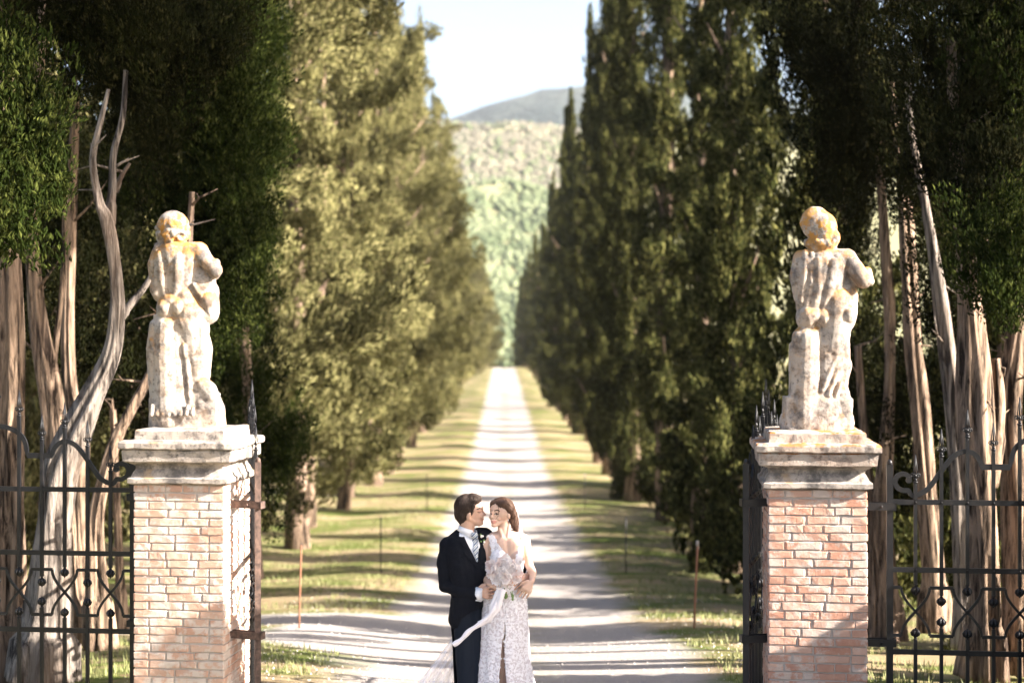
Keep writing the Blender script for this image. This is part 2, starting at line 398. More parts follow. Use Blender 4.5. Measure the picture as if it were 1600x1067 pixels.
# ------------------------------------------------------------------ crowns
def leaves_on(clumps, n, L, Wd, rng, up=.5, fill=.12):
    """clumps: rows of centre(3), radii(3), axis(3). elongated leaf sprays on and inside every clump"""
    C = np.array([c[0] for c in clumps]); Rr = np.array([c[1] for c in clumps]); A = np.array([c[2] for c in clumps])
    A = A / np.linalg.norm(A, axis=1, keepdims=True)
    area = (Rr[:, 0] * Rr[:, 2]) ** .9; pr = area / area.sum()
    k = rng.choice(len(C), n, p=pr)
    u = rng.normal(size=(n, 3)); u /= np.linalg.norm(u, axis=1, keepdims=True)
    rad = np.where(rng.random(n) < fill, rng.random(n) * .8, .82 + .25 * rng.random(n))[:, None]
    # frame with z along the axis
    a = A[k]; ref = np.where(np.abs(a[:, 2:3]) > .9, np.array([[1., 0, 0]]), np.array([[0, 0, 1.]]))
    b = np.cross(a, ref); b /= np.linalg.norm(b, axis=1, keepdims=True); c = np.cross(a, b)
    loc = u * Rr[k] * rad
    P = C[k] + b * loc[:, 0:1] + c * loc[:, 1:2] + a * loc[:, 2:3]
    N = b * u[:, 0:1] + c * u[:, 1:2] + a * u[:, 2:3]
    D = N * .22 + a * .75 + np.array([0, 0, .25]) + rng.normal(size=(n, 3)) * .30
    D /= np.linalg.norm(D, axis=1, keepdims=True)
    S = np.cross(D, N + rng.normal(size=(n, 3)) * .28); S /= (np.linalg.norm(S, axis=1, keepdims=True) + 1e-6)
    s = (.6 + .8 * rng.random(n))[:, None]
    nb = np.cross(D, S) * (Wd * .5) * s
    V = np.stack([P, P + D * L * s * .45 + S * Wd * s + nb, P + D * L * s, P + D * L * s * .45 - S * Wd * s + nb], 1).reshape(-1, 3)
    return V, np.arange(len(V)).reshape(-1, 4)

def bunch(cl, rng, c, big, axis, small, n, stretch):
    """one bough: a core and n small tufts on its outer side"""
    c = np.array(c, float); ax = np.array(axis, float); ax /= np.linalg.norm(ax)
    for q in range(n):
        u = rng.normal(size=3); u /= np.linalg.norm(u)
        u = u * (.55 + .5 * rng.random()); u += ax * (u @ ax) * (stretch - 1) * .8
        s_ = small * rng.uniform(.6, 1.25)
        cl.append((c + u * big, (s_, s_, s_ * rng.uniform(1.3, 2.3)), ax + rng.normal(size=3) * .25))
def columnar(seed, H, Rm, n=42000, L=.13, Wd=.028, ncl=42, low=.0):
    rng = np.random.default_rng(seed); cl = []
    lean = rng.normal(size=2) * .02
    for i in range(ncl):
        t_ = ((i + rng.random()) / ncl) ** .9; an = i * 2.4 + rng.random() * .9
        pf = (0.62 + .38 * min(1, t_ / .18)) * max(0, 1 - t_ ** 1.5) ** .8 * (.72 + .45 * rng.random())
        r = Rm * pf * (.62 + .22 * rng.random())
        z = low + t_ * (H - low) * .92
        big = Rm * (.24 + .12 * rng.random()) * (1.1 - .55 * t_)
        bunch(cl, rng, (r * math.cos(an) + lean[0] * z, r * math.sin(an) + lean[1] * z, z), big, (math.cos(an) * .25, math.sin(an) * .25, 1), big * .36, 7, 2.4)
        cl.append(((.45 * r * math.cos(an), .45 * r * math.sin(an), z), (big, big, big * 2), (0, 0, 1)))
    for q in range(6): cl.append(((lean[0] * H + rng.normal() * .03, lean[1] * H + rng.normal() * .03, H * (.84 + .022 * q)), (.10 * Rm, .10 * Rm, H * .035), (0, 0, 1)))
    V, Fc = leaves_on(cl, n, L, Wd, rng, .6)
    return mesh_np('crown', V, Fc, False)

def spreading(seed, H, Rm, n=42000, L=.13, Wd=.028, ncl=40, low=1.5):
    rng = np.random.default_rng(seed); cl = []
    for i in range(ncl):
        t_ = ((i + rng.random()) / ncl) ** .95; an = i * 2.4 + rng.random() * 1.2
        pf = (0.72 + .28 * min(1, t_ / .2)) * max(0.03, 1 - t_ ** 1.9) ** .8 * rng.uniform(.35, 1.4)
        r = Rm * pf * .85
        z = low + t_ * (H - low) * .97
        big = Rm * (.10 + .10 * rng.random()) * (1.15 - .5 * t_)
        rise = .1 + .6 * rng.random()
        bunch(cl, rng, (r * math.cos(an), r * math.sin(an), z), big, (math.cos(an), math.sin(an), rise), big * .42, 9, 2.3)
        bunch(cl, rng, (.55 * r * math.cos(an + .3), .55 * r * math.sin(an + .3), z - .15 * r), big, (math.cos(an), math.sin(an), rise + .4), big * .4, 5, 2.0)
        if i % 2: cl.append(((.2 * Rm * math.cos(an), .2 * Rm * math.sin(an), z), (.3 * Rm * (1 - t_ * .8),) * 2 + (1.0,), (0, 0, 1)))
    V, Fc = leaves_on(cl, n, L, Wd, rng, .45)
    return mesh_np('crown', V, Fc, False)

def trunk_mesh(seed, H, r0, limbs=9, Rm=2, low=1.5, twin=False):
    rr = random.Random(seed); mb = MB()
    def path(x, y, z0, z1, n, wob, dx=0, dy=0):
        P = []; 
        for i in range(n + 1):
            q = i / n
            P.append((x + dx * q + wob * noise.noise(Vector((q * 3, seed, 1))), y + dy * q + wob * noise.noise(Vector((q * 3, seed, 9))), z0 + (z1 - z0) * q))
        return P
    P = path(0, 0, -.4, H * .93, 16, .25); Rr = [r0 * (1.5 if i == 0 else 1.22 if i == 1 else 1) * (1 - i / 17) + .02 for i in range(17)]
    mb.tube(P, Rr, 12, .35, seed)
    if twin: mb.tube(path(r0 * .8, .1, -.3, H * .7, 10, .2, rr.uniform(.3, .9), .3), [r0 * .7 * (1 - i / 12) + .02 for i in range(11)], 10, .3, seed + 4)
    for k in range(limbs):
        z = low * .8 + (H * .75 - low) * (k + rr.random()) / limbs; an = rr.random() * 6.28; l = Rm * rr.uniform(.5, .9) * (1 - z / H * .6)
        q = [(math.cos(an) * l * s, math.sin(an) * l * s, z + l * (.35 * s + .5 * s * s)) for s in (0, .3, .6, 1)]
        mb.tube(q, [.065, .05, .035, .012], 6)
    return mb.mesh('trunk', True)

# ------------------------------------------------------------------ avenue rows
ORD = ['first', 'second', 'third', 'fourth', 'fifth', 'sixth', 'seventh', 'eighth', 'ninth', 'tenth', 'eleventh', 'twelfth', 'thirteenth', 'fourteenth', 'fifteenth', 'sixteenth', 'seventeenth', 'eighteenth', 'nineteenth', 'twentieth', 'twenty-first', 'twenty-second', 'twenty-third', 'twenty-fourth', 'twenty-fifth', 'twenty-sixth', 'twenty-seventh', 'twenty-eighth', 'twenty-ninth', 'thirtieth', 'thirty-first', 'thirty-second', 'thirty-third', 'thirty-fourth', 'thirty-fifth', 'thirty-sixth', 'thirty-seventh', 'thirty-eighth']
LEFT = [(spreading(21, 17, 3.1, 54000, low=1.2), trunk_mesh(1, 17, .19, 10, 3, 1.2, True)),
        (spreading(33, 19, 2.7, 54000, low=1.7), trunk_mesh(2, 19, .22, 10, 2.6, 1.6)),
        (spreading(47, 16, 3.3, 54000, low=1.3), trunk_mesh(3, 16, .18, 12, 3.1, 1.4, True)),
        (columnar(52, 18, 2.0, 54000, low=1.0), trunk_mesh(4, 18, .2, 7, 1.6, 1.2))]
RIGHT = [(columnar(61, 17, 1.5, 54000, low=.7), trunk_mesh(5, 17, .2, 7, 1.5, 1.4)),
         (columnar(72, 19, 1.25, 54000, low=1.2), trunk_mesh(6, 19, .22, 7, 1.4, 1.6)),
         (columnar(83, 15, 1.65, 54000, low=.5), trunk_mesh(7, 15, .2, 7, 1.6, 1.1, True)),
         (spreading(91, 15, 1.75, 54000, low=1.2), trunk_mesh(8, 15, .2, 9, 2, 1.5))]
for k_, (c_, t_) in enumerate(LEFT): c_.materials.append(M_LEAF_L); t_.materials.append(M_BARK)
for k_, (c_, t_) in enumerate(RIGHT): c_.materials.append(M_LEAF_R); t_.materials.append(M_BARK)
def plant(name, kind, x, y, s, rz, label, group, hs=1.0, cat='tree'):
    r = empty(name, (x, y, G(x, y)), rz); r.scale = (s, s, s * hs)
    link('crown', kind[0], None, r); link('trunk', kind[1], None, r)
    tag(r, label, cat, group); return r
LK = ['broad ragged', 'tall shaggy', 'wide olive', 'slim dense']
RK = ['dark columnar', 'tall slender', 'full-skirted', 'loose ragged']
rr = random.Random(3)
lrow = []
y = 24.5; i = 0
while y < 335 and i < 38:
    k = [2, 0, 1, 0, 2, 3, 1, 2, 0, 1][i % 10]
    x = -5.3 - .006 * y + rr.uniform(-.35, .35) + (1.5 if y > 225 else 0)
    plant('cypress_tree', LEFT[k], x, y, rr.uniform(.88, 1.12), rr.random() * 6.28,
          '%s sunlit cypress of the left row counted from the gate, %s' % (ORD[i], LK[k]), 'cypresses of the left row', rr.uniform(1.0, 1.2) * (1.12 if 30 < y < 90 else 1))
    y += rr.uniform(4.6, 6.6) * (1 if y < 120 else 1.9); i += 1
y = 23.0; i = 0
while y < 335 and i < 38:
    k = [2, 0, 3, 1, 0, 2, 1, 0, 3, 1][i % 10]
    x = 4.75 - .006 * y + rr.uniform(-.3, .3) - (1.0 if y > 225 else 0)
    plant('cypress_tree', RIGHT[k], x, y, rr.uniform(.88, 1.1), rr.random() * 6.28,
          '%s shaded cypress of the right row counted from the gate, %s' % (ORD[i], RK[k]), 'cypresses of the right row', rr.uniform(1.0, 1.15) * (1.28 if 30 < y < 115 else 1.0))
    y += rr.uniform(4.9, 8.6) * (1 if y < 130 else 1.5); i += 1

# woods on both sides far outside the avenue (one mass each)
def mass(name, spots, label, seed, mat, L=.5, Wd=.17, per=2600):
    rng = np.random.default_rng(seed); VV = []; FF = []; n0 = 0
    for (x, y, h, r) in spots:
        cl = []
        for q in range(26):
            tt = rng.random(); an = rng.random() * 6.28; pf = (1 - tt ** 2) ** .6 * r * (.3 + .7 * rng.random())
            sz = r * (.25 + .2 * rng.random())
            cl.append(((x + pf * math.cos(an), y + pf * math.sin(an), G(x, y) + .3 + tt * h * .9), (sz, sz, sz * 1.6), (math.cos(an) * .3, math.sin(an) * .3, 1)))
        V, Fc = leaves_on(cl, per, L, Wd, rng, .5, .3); VV.append(V); FF.append(Fc + n0); n0 += len(V)
    o = link(name, mesh_np(name, np.concatenate(VV), np.concatenate(FF), False), mat)
    return tag(o, label, 'woods', kind='stuff')
rr = random.Random(12)
spots = [(-11 - rr.random() * 5 - (y_ - 18) * .12, y_ + rr.random() * 2, rr.uniform(11, 16), rr.uniform(2.4, 3.4)) for y_ in np.arange(25, 95, 3.6)]
mass('left_woods', spots, 'dark wood standing behind the left row', 4, M_WOODS, .38, .14, 2600)
spots = [(rr.uniform(42, 60) + k * 2.2, 95 + k * 5.5, rr.uniform(13, 20), rr.uniform(5, 7)) for k in range(18)] + [(rr.uniform(12, 15) + (y_-16) * .35, y_, rr.uniform(2.5, 4.0), rr.uniform(2.2, 2.8)) for y_ in np.arange(24, 60, 3.2)]
mass('right_woods', spots, 'dark scrub and wood beyond the right row', 8, M_WOODS, .55, .2, 2200)
spots = [(rr.uniform(-22, 22) - 1.3, rr.uniform(262, 300), rr.uniform(7, 12), rr.uniform(3, 4.5)) for k in range(10)]
spots = [(s[0], s[1] + 70, s[2] + 7, s[3]) for s in spots if abs(s[0] + 1.8) > 1.6]
spots2 = [(4.6 + rr.random() * 1.3 + (y_ - 22) * .01, y_, rr.uniform(1.2, 2.6), rr.uniform(.7, 1.2)) for y_ in np.arange(21.5, 60, 1.5)]
mass('undergrowth', spots2, 'dark undergrowth at the feet of the right row', 14, M_LEAF_R, .18, .055, 1500)
mass('end_woods', spots, 'trees where the avenue ends', 9, M_LEAF_L, .6, .2, 1500)

# ------------------------------------------------------------------ near trees, trunks traced in depth
def catmull(P, m=6):
    out = []
    for i in range(len(P) - 1):
        p0, p1, p2, p3 = [np.array(P[max(0, min(len(P) - 1, i + j))]) for j in (-1, 0, 1, 2)]
        for k in range(m):
            s = k / m
            out.append(.5 * ((2 * p1) + (-p0 + p2) * s + (2 * p0 - 5 * p1 + 4 * p2 - p3) * s * s + (-p0 + 3 * p1 - 3 * p2 + p3) * s ** 3))
    out.append(np.array(P[-1])); return out
def stem(mb, pts, d, seed, d2=None, n=16, jag=.75):
    """pts: (column, row, width) read off the photograph, standing at distance d"""
    Q = []
    for i, (a, b, c) in enumerate(pts):
        dd_ = d + ((d2 - d) * i / (len(pts) - 1) if d2 else 0)
        p_ = W(a, b, dd_); Q.append((p_.x, p_.y, p_.z, c / 2 / F * dd_))
    C = catmull(Q, 8)
    mb.tube([c[:3] for c in C], [max(.008, c[3] * (.72 + .2 * (i < 6))) for i, c in enumerate(C)], 28 if Q[0][3] > .08 else 12, jag, seed)
    rr = random.Random(seed)
    for q in range(4 if Q[0][3] > .08 else 1):       # dead snags
        c = C[rr.randrange(len(C) // 3, len(C))]; a = rr.random() * 6.28; l = rr.uniform(.12, .5)
        d3 = Vector((math.cos(a), math.sin(a) * .6, rr.uniform(-.1, .9))); p0 = Vector(c[:3])
        k1 = p0 + d3 * l * .5 + Vector((rr.uniform(-.06, .06), 0, rr.uniform(-.06, .06))); k2 = p0 + d3 * l + Vector((0, 0, rr.uniform(-.1, .15)))
        mb.tube([p0, k1, k2], [.017, .011, .004], 5)
        mb.tube([k1, k1 + Vector((d3.y, d3.x, .5)) * l * .3], [.008, .003], 4)
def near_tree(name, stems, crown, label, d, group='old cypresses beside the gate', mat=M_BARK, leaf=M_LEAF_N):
    a, b, c = stems[0][0][0]
    x = (a - 800) / F * d; r = empty(name, (x, d, G(x, d)))
    off = -Vector((x, d, G(x, d)))
    for q, (pts, dd2) in enumerate(stems):
        mb = MB(); stem(mb, pts, d + (q * .12), 3 + q * 2 + int(a), dd2)
        me = mb.mesh('trunk' if q == 0 else 'limb', True); me.transform(Matrix.Translation(off))
        link('trunk' if q == 0 else 'limb', me, mat, r)
    if crown:
        rng = np.random.default_rng(abs(int(a)) + 5); cl = []; tot = 0
        for (cx, cy, cd_, rw, rh, num) in crown:      # centre column, row, distance; half width and height in picture units
            c0 = W(cx, cy, cd_); rw_ = rw / F * cd_; rh_ = rh / F * cd_
            for q in range(num):
                u = rng.normal(size=3); u /= np.linalg.norm(u); u *= rng.random() ** .4
                ctr = np.array((c0.x + u[0] * rw_, c0.y + u[1] * rw_ * .8, c0.z + u[2] * rh_))
                bunch(cl, rng, ctr, rng.uniform(.22, .42), (u[0] * .5, u[1] * .5, .8), rng.uniform(.07, .13), 9, 1.9)
            tot += num
        V, Fc = leaves_on(cl, tot * 560, .050, .0105, rng, .5, .15)
        me = mesh_np('crown', V, Fc, False); me.transform(Matrix.Translation(off)); link('crown', me, leaf, r)
    tag(r, label, 'tree', group); return r

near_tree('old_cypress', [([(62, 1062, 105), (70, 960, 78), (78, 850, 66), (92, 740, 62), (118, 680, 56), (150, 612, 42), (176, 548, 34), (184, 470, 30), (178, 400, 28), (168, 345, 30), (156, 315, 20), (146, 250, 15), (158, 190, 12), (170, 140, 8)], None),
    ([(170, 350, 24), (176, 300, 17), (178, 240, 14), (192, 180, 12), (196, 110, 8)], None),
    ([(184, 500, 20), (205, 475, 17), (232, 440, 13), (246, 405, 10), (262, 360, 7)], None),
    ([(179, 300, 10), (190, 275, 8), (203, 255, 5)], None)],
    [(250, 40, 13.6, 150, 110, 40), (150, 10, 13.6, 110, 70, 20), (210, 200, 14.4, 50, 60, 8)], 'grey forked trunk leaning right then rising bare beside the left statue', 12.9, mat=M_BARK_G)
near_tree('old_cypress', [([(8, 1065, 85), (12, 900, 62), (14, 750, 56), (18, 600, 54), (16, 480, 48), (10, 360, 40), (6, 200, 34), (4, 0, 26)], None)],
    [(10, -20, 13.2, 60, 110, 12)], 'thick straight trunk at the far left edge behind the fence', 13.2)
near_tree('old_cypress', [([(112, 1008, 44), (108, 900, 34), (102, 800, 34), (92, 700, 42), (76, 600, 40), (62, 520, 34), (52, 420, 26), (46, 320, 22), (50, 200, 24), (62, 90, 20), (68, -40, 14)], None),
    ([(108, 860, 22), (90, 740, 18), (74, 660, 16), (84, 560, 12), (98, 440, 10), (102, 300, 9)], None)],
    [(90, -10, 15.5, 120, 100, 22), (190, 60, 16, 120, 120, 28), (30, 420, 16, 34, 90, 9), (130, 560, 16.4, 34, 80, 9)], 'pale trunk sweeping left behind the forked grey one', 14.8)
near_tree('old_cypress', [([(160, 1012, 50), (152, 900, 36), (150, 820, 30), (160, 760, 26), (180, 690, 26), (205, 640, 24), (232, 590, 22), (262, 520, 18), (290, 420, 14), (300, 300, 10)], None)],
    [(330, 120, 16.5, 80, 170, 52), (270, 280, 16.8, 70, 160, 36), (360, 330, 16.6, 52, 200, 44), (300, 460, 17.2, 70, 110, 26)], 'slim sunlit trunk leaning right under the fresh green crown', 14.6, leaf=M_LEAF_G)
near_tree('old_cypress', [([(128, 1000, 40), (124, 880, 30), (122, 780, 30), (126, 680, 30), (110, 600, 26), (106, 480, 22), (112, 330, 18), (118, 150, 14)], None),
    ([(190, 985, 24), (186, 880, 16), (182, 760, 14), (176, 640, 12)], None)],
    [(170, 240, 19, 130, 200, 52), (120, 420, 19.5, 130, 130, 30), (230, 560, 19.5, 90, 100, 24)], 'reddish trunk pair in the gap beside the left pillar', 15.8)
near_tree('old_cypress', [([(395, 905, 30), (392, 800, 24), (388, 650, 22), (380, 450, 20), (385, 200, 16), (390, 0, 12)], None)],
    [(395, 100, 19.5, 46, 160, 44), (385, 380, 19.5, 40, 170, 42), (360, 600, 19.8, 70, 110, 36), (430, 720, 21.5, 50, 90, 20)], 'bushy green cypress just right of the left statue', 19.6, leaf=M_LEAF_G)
near_tree('cypress_branch', [([(-60, 40, 14), (-20, 120, 10), (20, 200, 6)], None)], [(8, 170, 10.4, 42, 75, 16), (30, 292, 10.4, 24, 44, 9), (-8, 290, 10.4, 18, 50, 5)], 'green cypress sprays hanging in at the left edge', 10.4, group='overhanging cypress sprays', leaf=M_LEAF_G)
# right side
near_tree('old_cypress', [([(1462, 985, 56), (1456, 880, 46), (1448, 760, 40), (1438, 640, 36), (1427, 520, 33), (1420, 420, 30), (1414, 320, 26), (1402, 220, 20), (1392, 120, 14)], None),
    ([(1398, 200, 9), (1420, 150, 7), (1440, 90, 5)], None)],
    [(1380, 60, 16.5, 130, 130, 56), (1320, 190, 17.6, 75, 150, 30)], 'straight pale trunk standing free right of the right statue', 16.2)
near_tree('old_cypress', [([(1535, 1058, 78), (1536, 940, 64), (1534, 820, 62), (1528, 700, 66), (1524, 600, 62), (1519, 520, 52), (1512, 440, 44), (1500, 340, 34), (1492, 220, 26), (1486, 60, 18)], None),
    ([(1545, 760, 30), (1558, 640, 34), (1556, 560, 22)], None)],
    [(1500, 120, 13.8, 110, 130, 44), (1560, 300, 13.4, 60, 110, 26), (1480, 430, 15.5, 30, 80, 8), (1405, 660, 17.5, 26, 60, 7)], 'thick fluted trunk lit orange-brown behind the right fence', 13.6)
near_tree('old_cypress', [([(1508, 1010, 40), (1504, 900, 34), (1500, 780, 34), (1492, 660, 32), (1478, 540, 30), (1466, 450, 26), (1448, 330, 18), (1425, 210, 14), (1418, 120, 10)], None)],
    [(1440, 220, 15.4, 60, 110, 26), (1280, 40, 19, 80, 120, 26)], 'dark slanting trunk between the two bright ones on the right', 15.0, mat=M_BARK_G)
near_tree('old_cypress', [([(1395, 1000, 44), (1388, 900, 36), (1378, 800, 36), (1384, 690, 26), (1390, 560, 22), (1385, 400, 20), (1370, 200, 16)], None),
    ([(1366, 1005, 36), (1370, 900, 30), (1362, 800, 26), (1350, 690, 16), (1340, 540, 14)], None)],
    [(1330, 330, 19.5, 70, 150, 34), (1400, 560, 20.5, 80, 130, 26), (1330, 620, 21, 50, 130, 22)], 'pale twin trunk tucked against the right pillar', 17.4)
near_tree('old_cypress', [([(1598, 1050, 64), (1592, 900, 54), (1584, 760, 48), (1576, 640, 44), (1590, 520, 36), (1610, 400, 32), (1625, 200, 26), (1630, 0, 20)], None)],
    [(1590, 60, 13.6, 90, 150, 42), (1570, 400, 12.8, 42, 60, 16), (1480, 470, 18, 70, 70, 16)], 'leaning trunk at the right edge with hanging dark sprays', 13.9, leaf=M_LEAF_G)
# fillers: darker trees between gate group and the rows
def filler(x, y, k, s, label, side='R'):
    plant('cypress_tree', (RIGHT if side == 'R' else LEFT)[k], x, y, s, x * 3 + y, label, 'cypresses crowding behind the gate')
filler(5.9, 17.4, 2, .95, 'dense dark cypress directly behind the right statue')
filler(10.4, 25.5, 3, 1.05, 'ragged cypress deep behind the right fence')
filler(-7.2, 20.8, 3, .95, 'slim cypress behind the left statue', 'L')
filler(-9.2, 24.0, 2, 1.0, 'broad cypress deep behind the left fence', 'L')
filler(-11.4, 20.5, 0, .9, 'ragged cypress at the far left behind the fence', 'L')


# ------------------------------------------------------------------ gate frame of reference: two pillars, gateway turned a few degrees
PL = Vector(((279 - 800) / F * 10.9, 10.9, 0)); PR = Vector(((1278 - 800) / F * 10.4, 10.4, 0))
GA = math.atan2((PR - PL).y, (PR - PL).x)               # angle of the gateway line
U = Vector((math.cos(GA), math.sin(GA), 0)); V_ = Vector((-math.sin(GA), math.cos(GA), 0))
S_ = .687                                                # pillar side
GL = G(PL.x, PL.y) - .05; GR_ = G(PR.x, PR.y) - .05

def brick_variant(seed):
    rr = random.Random(seed); bm = bmesh.new(); bmesh.ops.create_cube(bm, size=2)
    bmesh.ops.subdivide_edges(bm, edges=[e for e in bm.edges if abs(e.verts[0].co.x - e.verts[1].co.x) > 1], cuts=2)
    bmesh.ops.bevel(bm, geom=[e for e in bm.edges if e.calc_face_angle(0) > 1], offset=.09, segments=1, affect='EDGES')
    for v in bm.verts:
        v.co += Vector((rr.uniform(-.02, .02), rr.uniform(-.05, .05), rr.uniform(-.12, .12)))
    me = bpy.data.meshes.new('brick'); bm.to_mesh(me); bm.free(); return me
BR = {}
for nm, mt in (('L', M_BRICK_L), ('R', M_BRICK_R)):
    BR[nm] = [brick_variant(i) for i in range(5)]
    for m_ in BR[nm]: m_.materials.append(mt)

def square_loft(prof, n=14, worn=.0045, seed=0):
    """worn moulding of square plan: prof = (half width, z)"""
    V = []; P = []
    for i, (h, z) in enumerate(prof):
        P.append((h, z))
        if i + 1 < len(prof):
            h2, z2 = prof[i + 1]; m = max(1, int(math.hypot(h2 - h, z2 - z) / .03))
            for k in range(1, m): P.append((h + (h2 - h) * k / m, z + (z2 - z) * k / m))
    for h, z in P:
        for s_ in range(4):
            for k in range(n):
                a = -h + 2 * h * k / n
                x, y = [(a, -h), (h, a), (-a, h), (-h, -a)][s_]
                p_ = Vector((x, y, z)); q = noise.noise_vector(p_ * 14 + Vector((seed, 0, 0))) * worn + noise.noise_vector(p_ * 4 + Vector((0, seed, 0))) * worn * .8
                c = max(0, 1 - k / .8) if k < 1 else 0
                p_ = p_ + q - Vector((x, y, 0)) * (.012 * c)
                V.append(p_)
    N = 4 * n; Fc = [(i * N + k, i * N + (k + 1) % N, (i + 1) * N + (k + 1) % N, (i + 1) * N + k) for i in range(len(P) - 1) for k in range(N)]
    Fc += [tuple(range(N - 1, -1, -1)), tuple((len(P) - 1) * N + k for k in range(N))]
    me = bpy.data.meshes.new('m'); me.from_pydata([tuple(v) for v in V], [], Fc)
    me.update(); return me

def pillar(base, gz_, key, cap_mat, label, top):
    """local frame: x along the gateway, y away from the camera, origin at the pillar's centre foot"""
    c = base + V_ * (S_ / 2)
    r = empty('gate_pillar', (c.x, c.y, gz_), GA); h = S_ / 2
    zt = top - gz_
    mb = MB(); mb.box((0, 0, zt / 2), (h - .0065, h - .0065, zt / 2))
    mb.build('mortar_core', M_MORTAR, r)
    rr = random.Random(5 if key == 'L' else 9); CH = .0603; n = int(zt / CH)
    CH = zt / n
    BH = .0266
    nb = 0
    for c_ in range(n):
        z = CH * (c_ + .5)
        for side in range(4):
            full = (side + c_) % 2 == 0
            span = S_ if full else S_ - 2 * .112
            Ls = []; rem = span
            if not full or rr.random() < .35: Ls.append(rr.choice((.115, .13, .2))); rem -= Ls[0]
            while rem > .36:
                q = rr.choice((.26, .27, .25, .24, .3)); Ls.append(q); rem -= q
            if rem > .27: Ls += [rem * rr.uniform(.35, .65)]; rem -= Ls[-1]
            Ls.append(rem)
            if rr.random() < .5: Ls.reverse()
            x = -span / 2
            for qi, L_ in enumerate(Ls):
                j0 = -.002 if (qi == 0 and full) else .0045; j1 = -.002 if (qi == len(Ls) - 1 and full) else .0045
                cx = x + (L_ + j0 - j1) / 2; hl = (L_ - j0 - j1) / 2; x += L_
                o = link('brick', BR[key][rr.randrange(5)], None, r); nb += 1
                proud = rr.uniform(-.0015, .0035)
                o.scale = (hl, .054, BH * rr.uniform(.88, 1.03))
                yy = -h + .054 - proud
                a = side * math.pi / 2
                o.location = (cx * math.cos(a) - yy * math.sin(a), cx * math.sin(a) + yy * math.cos(a), z + rr.uniform(-.0025, .0025))
                o.rotation_euler = (rr.uniform(-.012, .012), rr.uniform(-.008, .008), a)
    z0 = zt
    link('collar', square_loft([(.30, z0 - .03), (h + .002, z0 + .0), (h + .030, z0 + .006), (h + .040, z0 + .014), (h + .040, z0 + .046), (h + .022, z0 + .058), (h + .006, z0 + .092), (h - .01, z0 + .115)], seed=1), M_CAP_L, r)
    link('cove', square_loft([(h - .012, z0 + .10), (h - .008, z0 + .135), (h + .006, z0 + .150), (h + .03, z0 + .162), (h + .036, z0 + .172)], seed=2), M_CAP_L, r)
    link('cornice', square_loft([(h + .03, z0 + .165), (h + .062, z0 + .168), (h + .068, z0 + .175), (h + .071, z0 + .255), (h + .06, z0 + .262)], seed=3, worn=.006), cap_mat, r)
    link('cap_slab', square_loft([(h + .05, z0 + .258), (h + .088, z0 + .264), (h + .093, z0 + .272), (h + .093, z0 + .308), (h + .084, z0 + .322), (h * .9, z0 + .330)], seed=4, worn=.006), cap_mat, r)
    link('top_block', square_loft([(.33, z0 + .322), (.342, z0 + .328), (.342, z0 + .395), (.33, z0 + .405), (.2, z0 + .407)], seed=5, worn=.007), cap_mat, r)
    tag(r, label, 'pillar', 'brick gate pillars'); r['brick_count'] = nb
    return r
TOPL = CZ - (757 - HY) / F * 10.9; TOPR = CZ - (765 - HY) / F * 10.4
pl_ = pillar(PL, GL, 'L', M_CAP_L, 'pale limewashed brick gate pillar with sunlit side on the left of the couple', TOPL)
pr_ = pillar(PR, GR_, 'R', M_CAP_R, 'orange brick gate pillar with lichen-covered cap, lower part in shadow', TOPR)

# ------------------------------------------------------------------ wrought iron panels
def sq_sweep(mb, pts, wd, th, close=False):
    """flat bar swept along points in the x-z plane, wd in the plane, th across it"""
    P = [Vector((p[0], 0, p[1])) for p in pts]; v = []
    for i, p_ in enumerate(P):
        a = P[max(i - 1, 0)]; b = P[min(i + 1, len(P) - 1)]
        t_ = (b - a).normalized(); nrm = Vector((-t_.z, 0, t_.x))
        k = 1.0
        if 0 < i < len(P) - 1:
            t0 = (p_ - a).normalized(); t1 = (b - p_).normalized(); k = 1 / max(.5, math.sqrt((1 + t0.dot(t1)) / 2))
        for s1, s2 in ((1, 1), (1, -1), (-1, -1), (-1, 1)):
            v.append(p_ + nrm * (s1 * wd / 2 * k) + Vector((0, s2 * th / 2, 0)))
    f = [(i * 4 + k, i * 4 + (k + 1) % 4, (i + 1) * 4 + (k + 1) % 4, (i + 1) * 4 + k) for i in range(len(P) - 1) for k in range(4)]
    n = (len(P) - 1) * 4; f += [(3, 2, 1, 0), (n, n + 1, n + 2, n + 3)]
    mb.add(v, f)
def ring(mb, c, r, t_, n=14, a0=0, a1=6.2832, m=6):
    pts = [(c[0] + r * math.cos(a0 + (a1 - a0) * k / n), c[1], c[2] + r * math.sin(a0 + (a1 - a0) * k / n)) for k in range(n + 1)]
    mb.tube(pts, t_, m, cap=True)
def spear_mesh():
    """open spear finial: origin at the collar, 0.20 high"""
    mb = MB()
    mb.ell((0, 0, -.012), (.014, .014, .012)); mb.ell((0, 0, .010), (.019, .019, .009)); mb.ell((0, 0, .026), (.013, .013, .010))
    ring(mb, (0, 0, .055), .019, .0045); ring(mb, (-.021, 0, .060), .011, .0042); ring(mb, (.021, 0, .060), .011, .0042)
    mb.ell((0, 0, .054), (.010, .010, .014))
    for s_ in (-1, 1): mb.tube([(s_ * .016, 0, .072), (s_ * .013, 0, .10), (0, 0, .205)], [.0035, .0035, .003], 6)
    for s_ in (-1, 1): mb.tube([(0, s_ * .012, .072), (0, s_ * .010, .10), (0, 0, .205)], [.0035, .0035, .003], 6)
    return mb.mesh('finial', True)
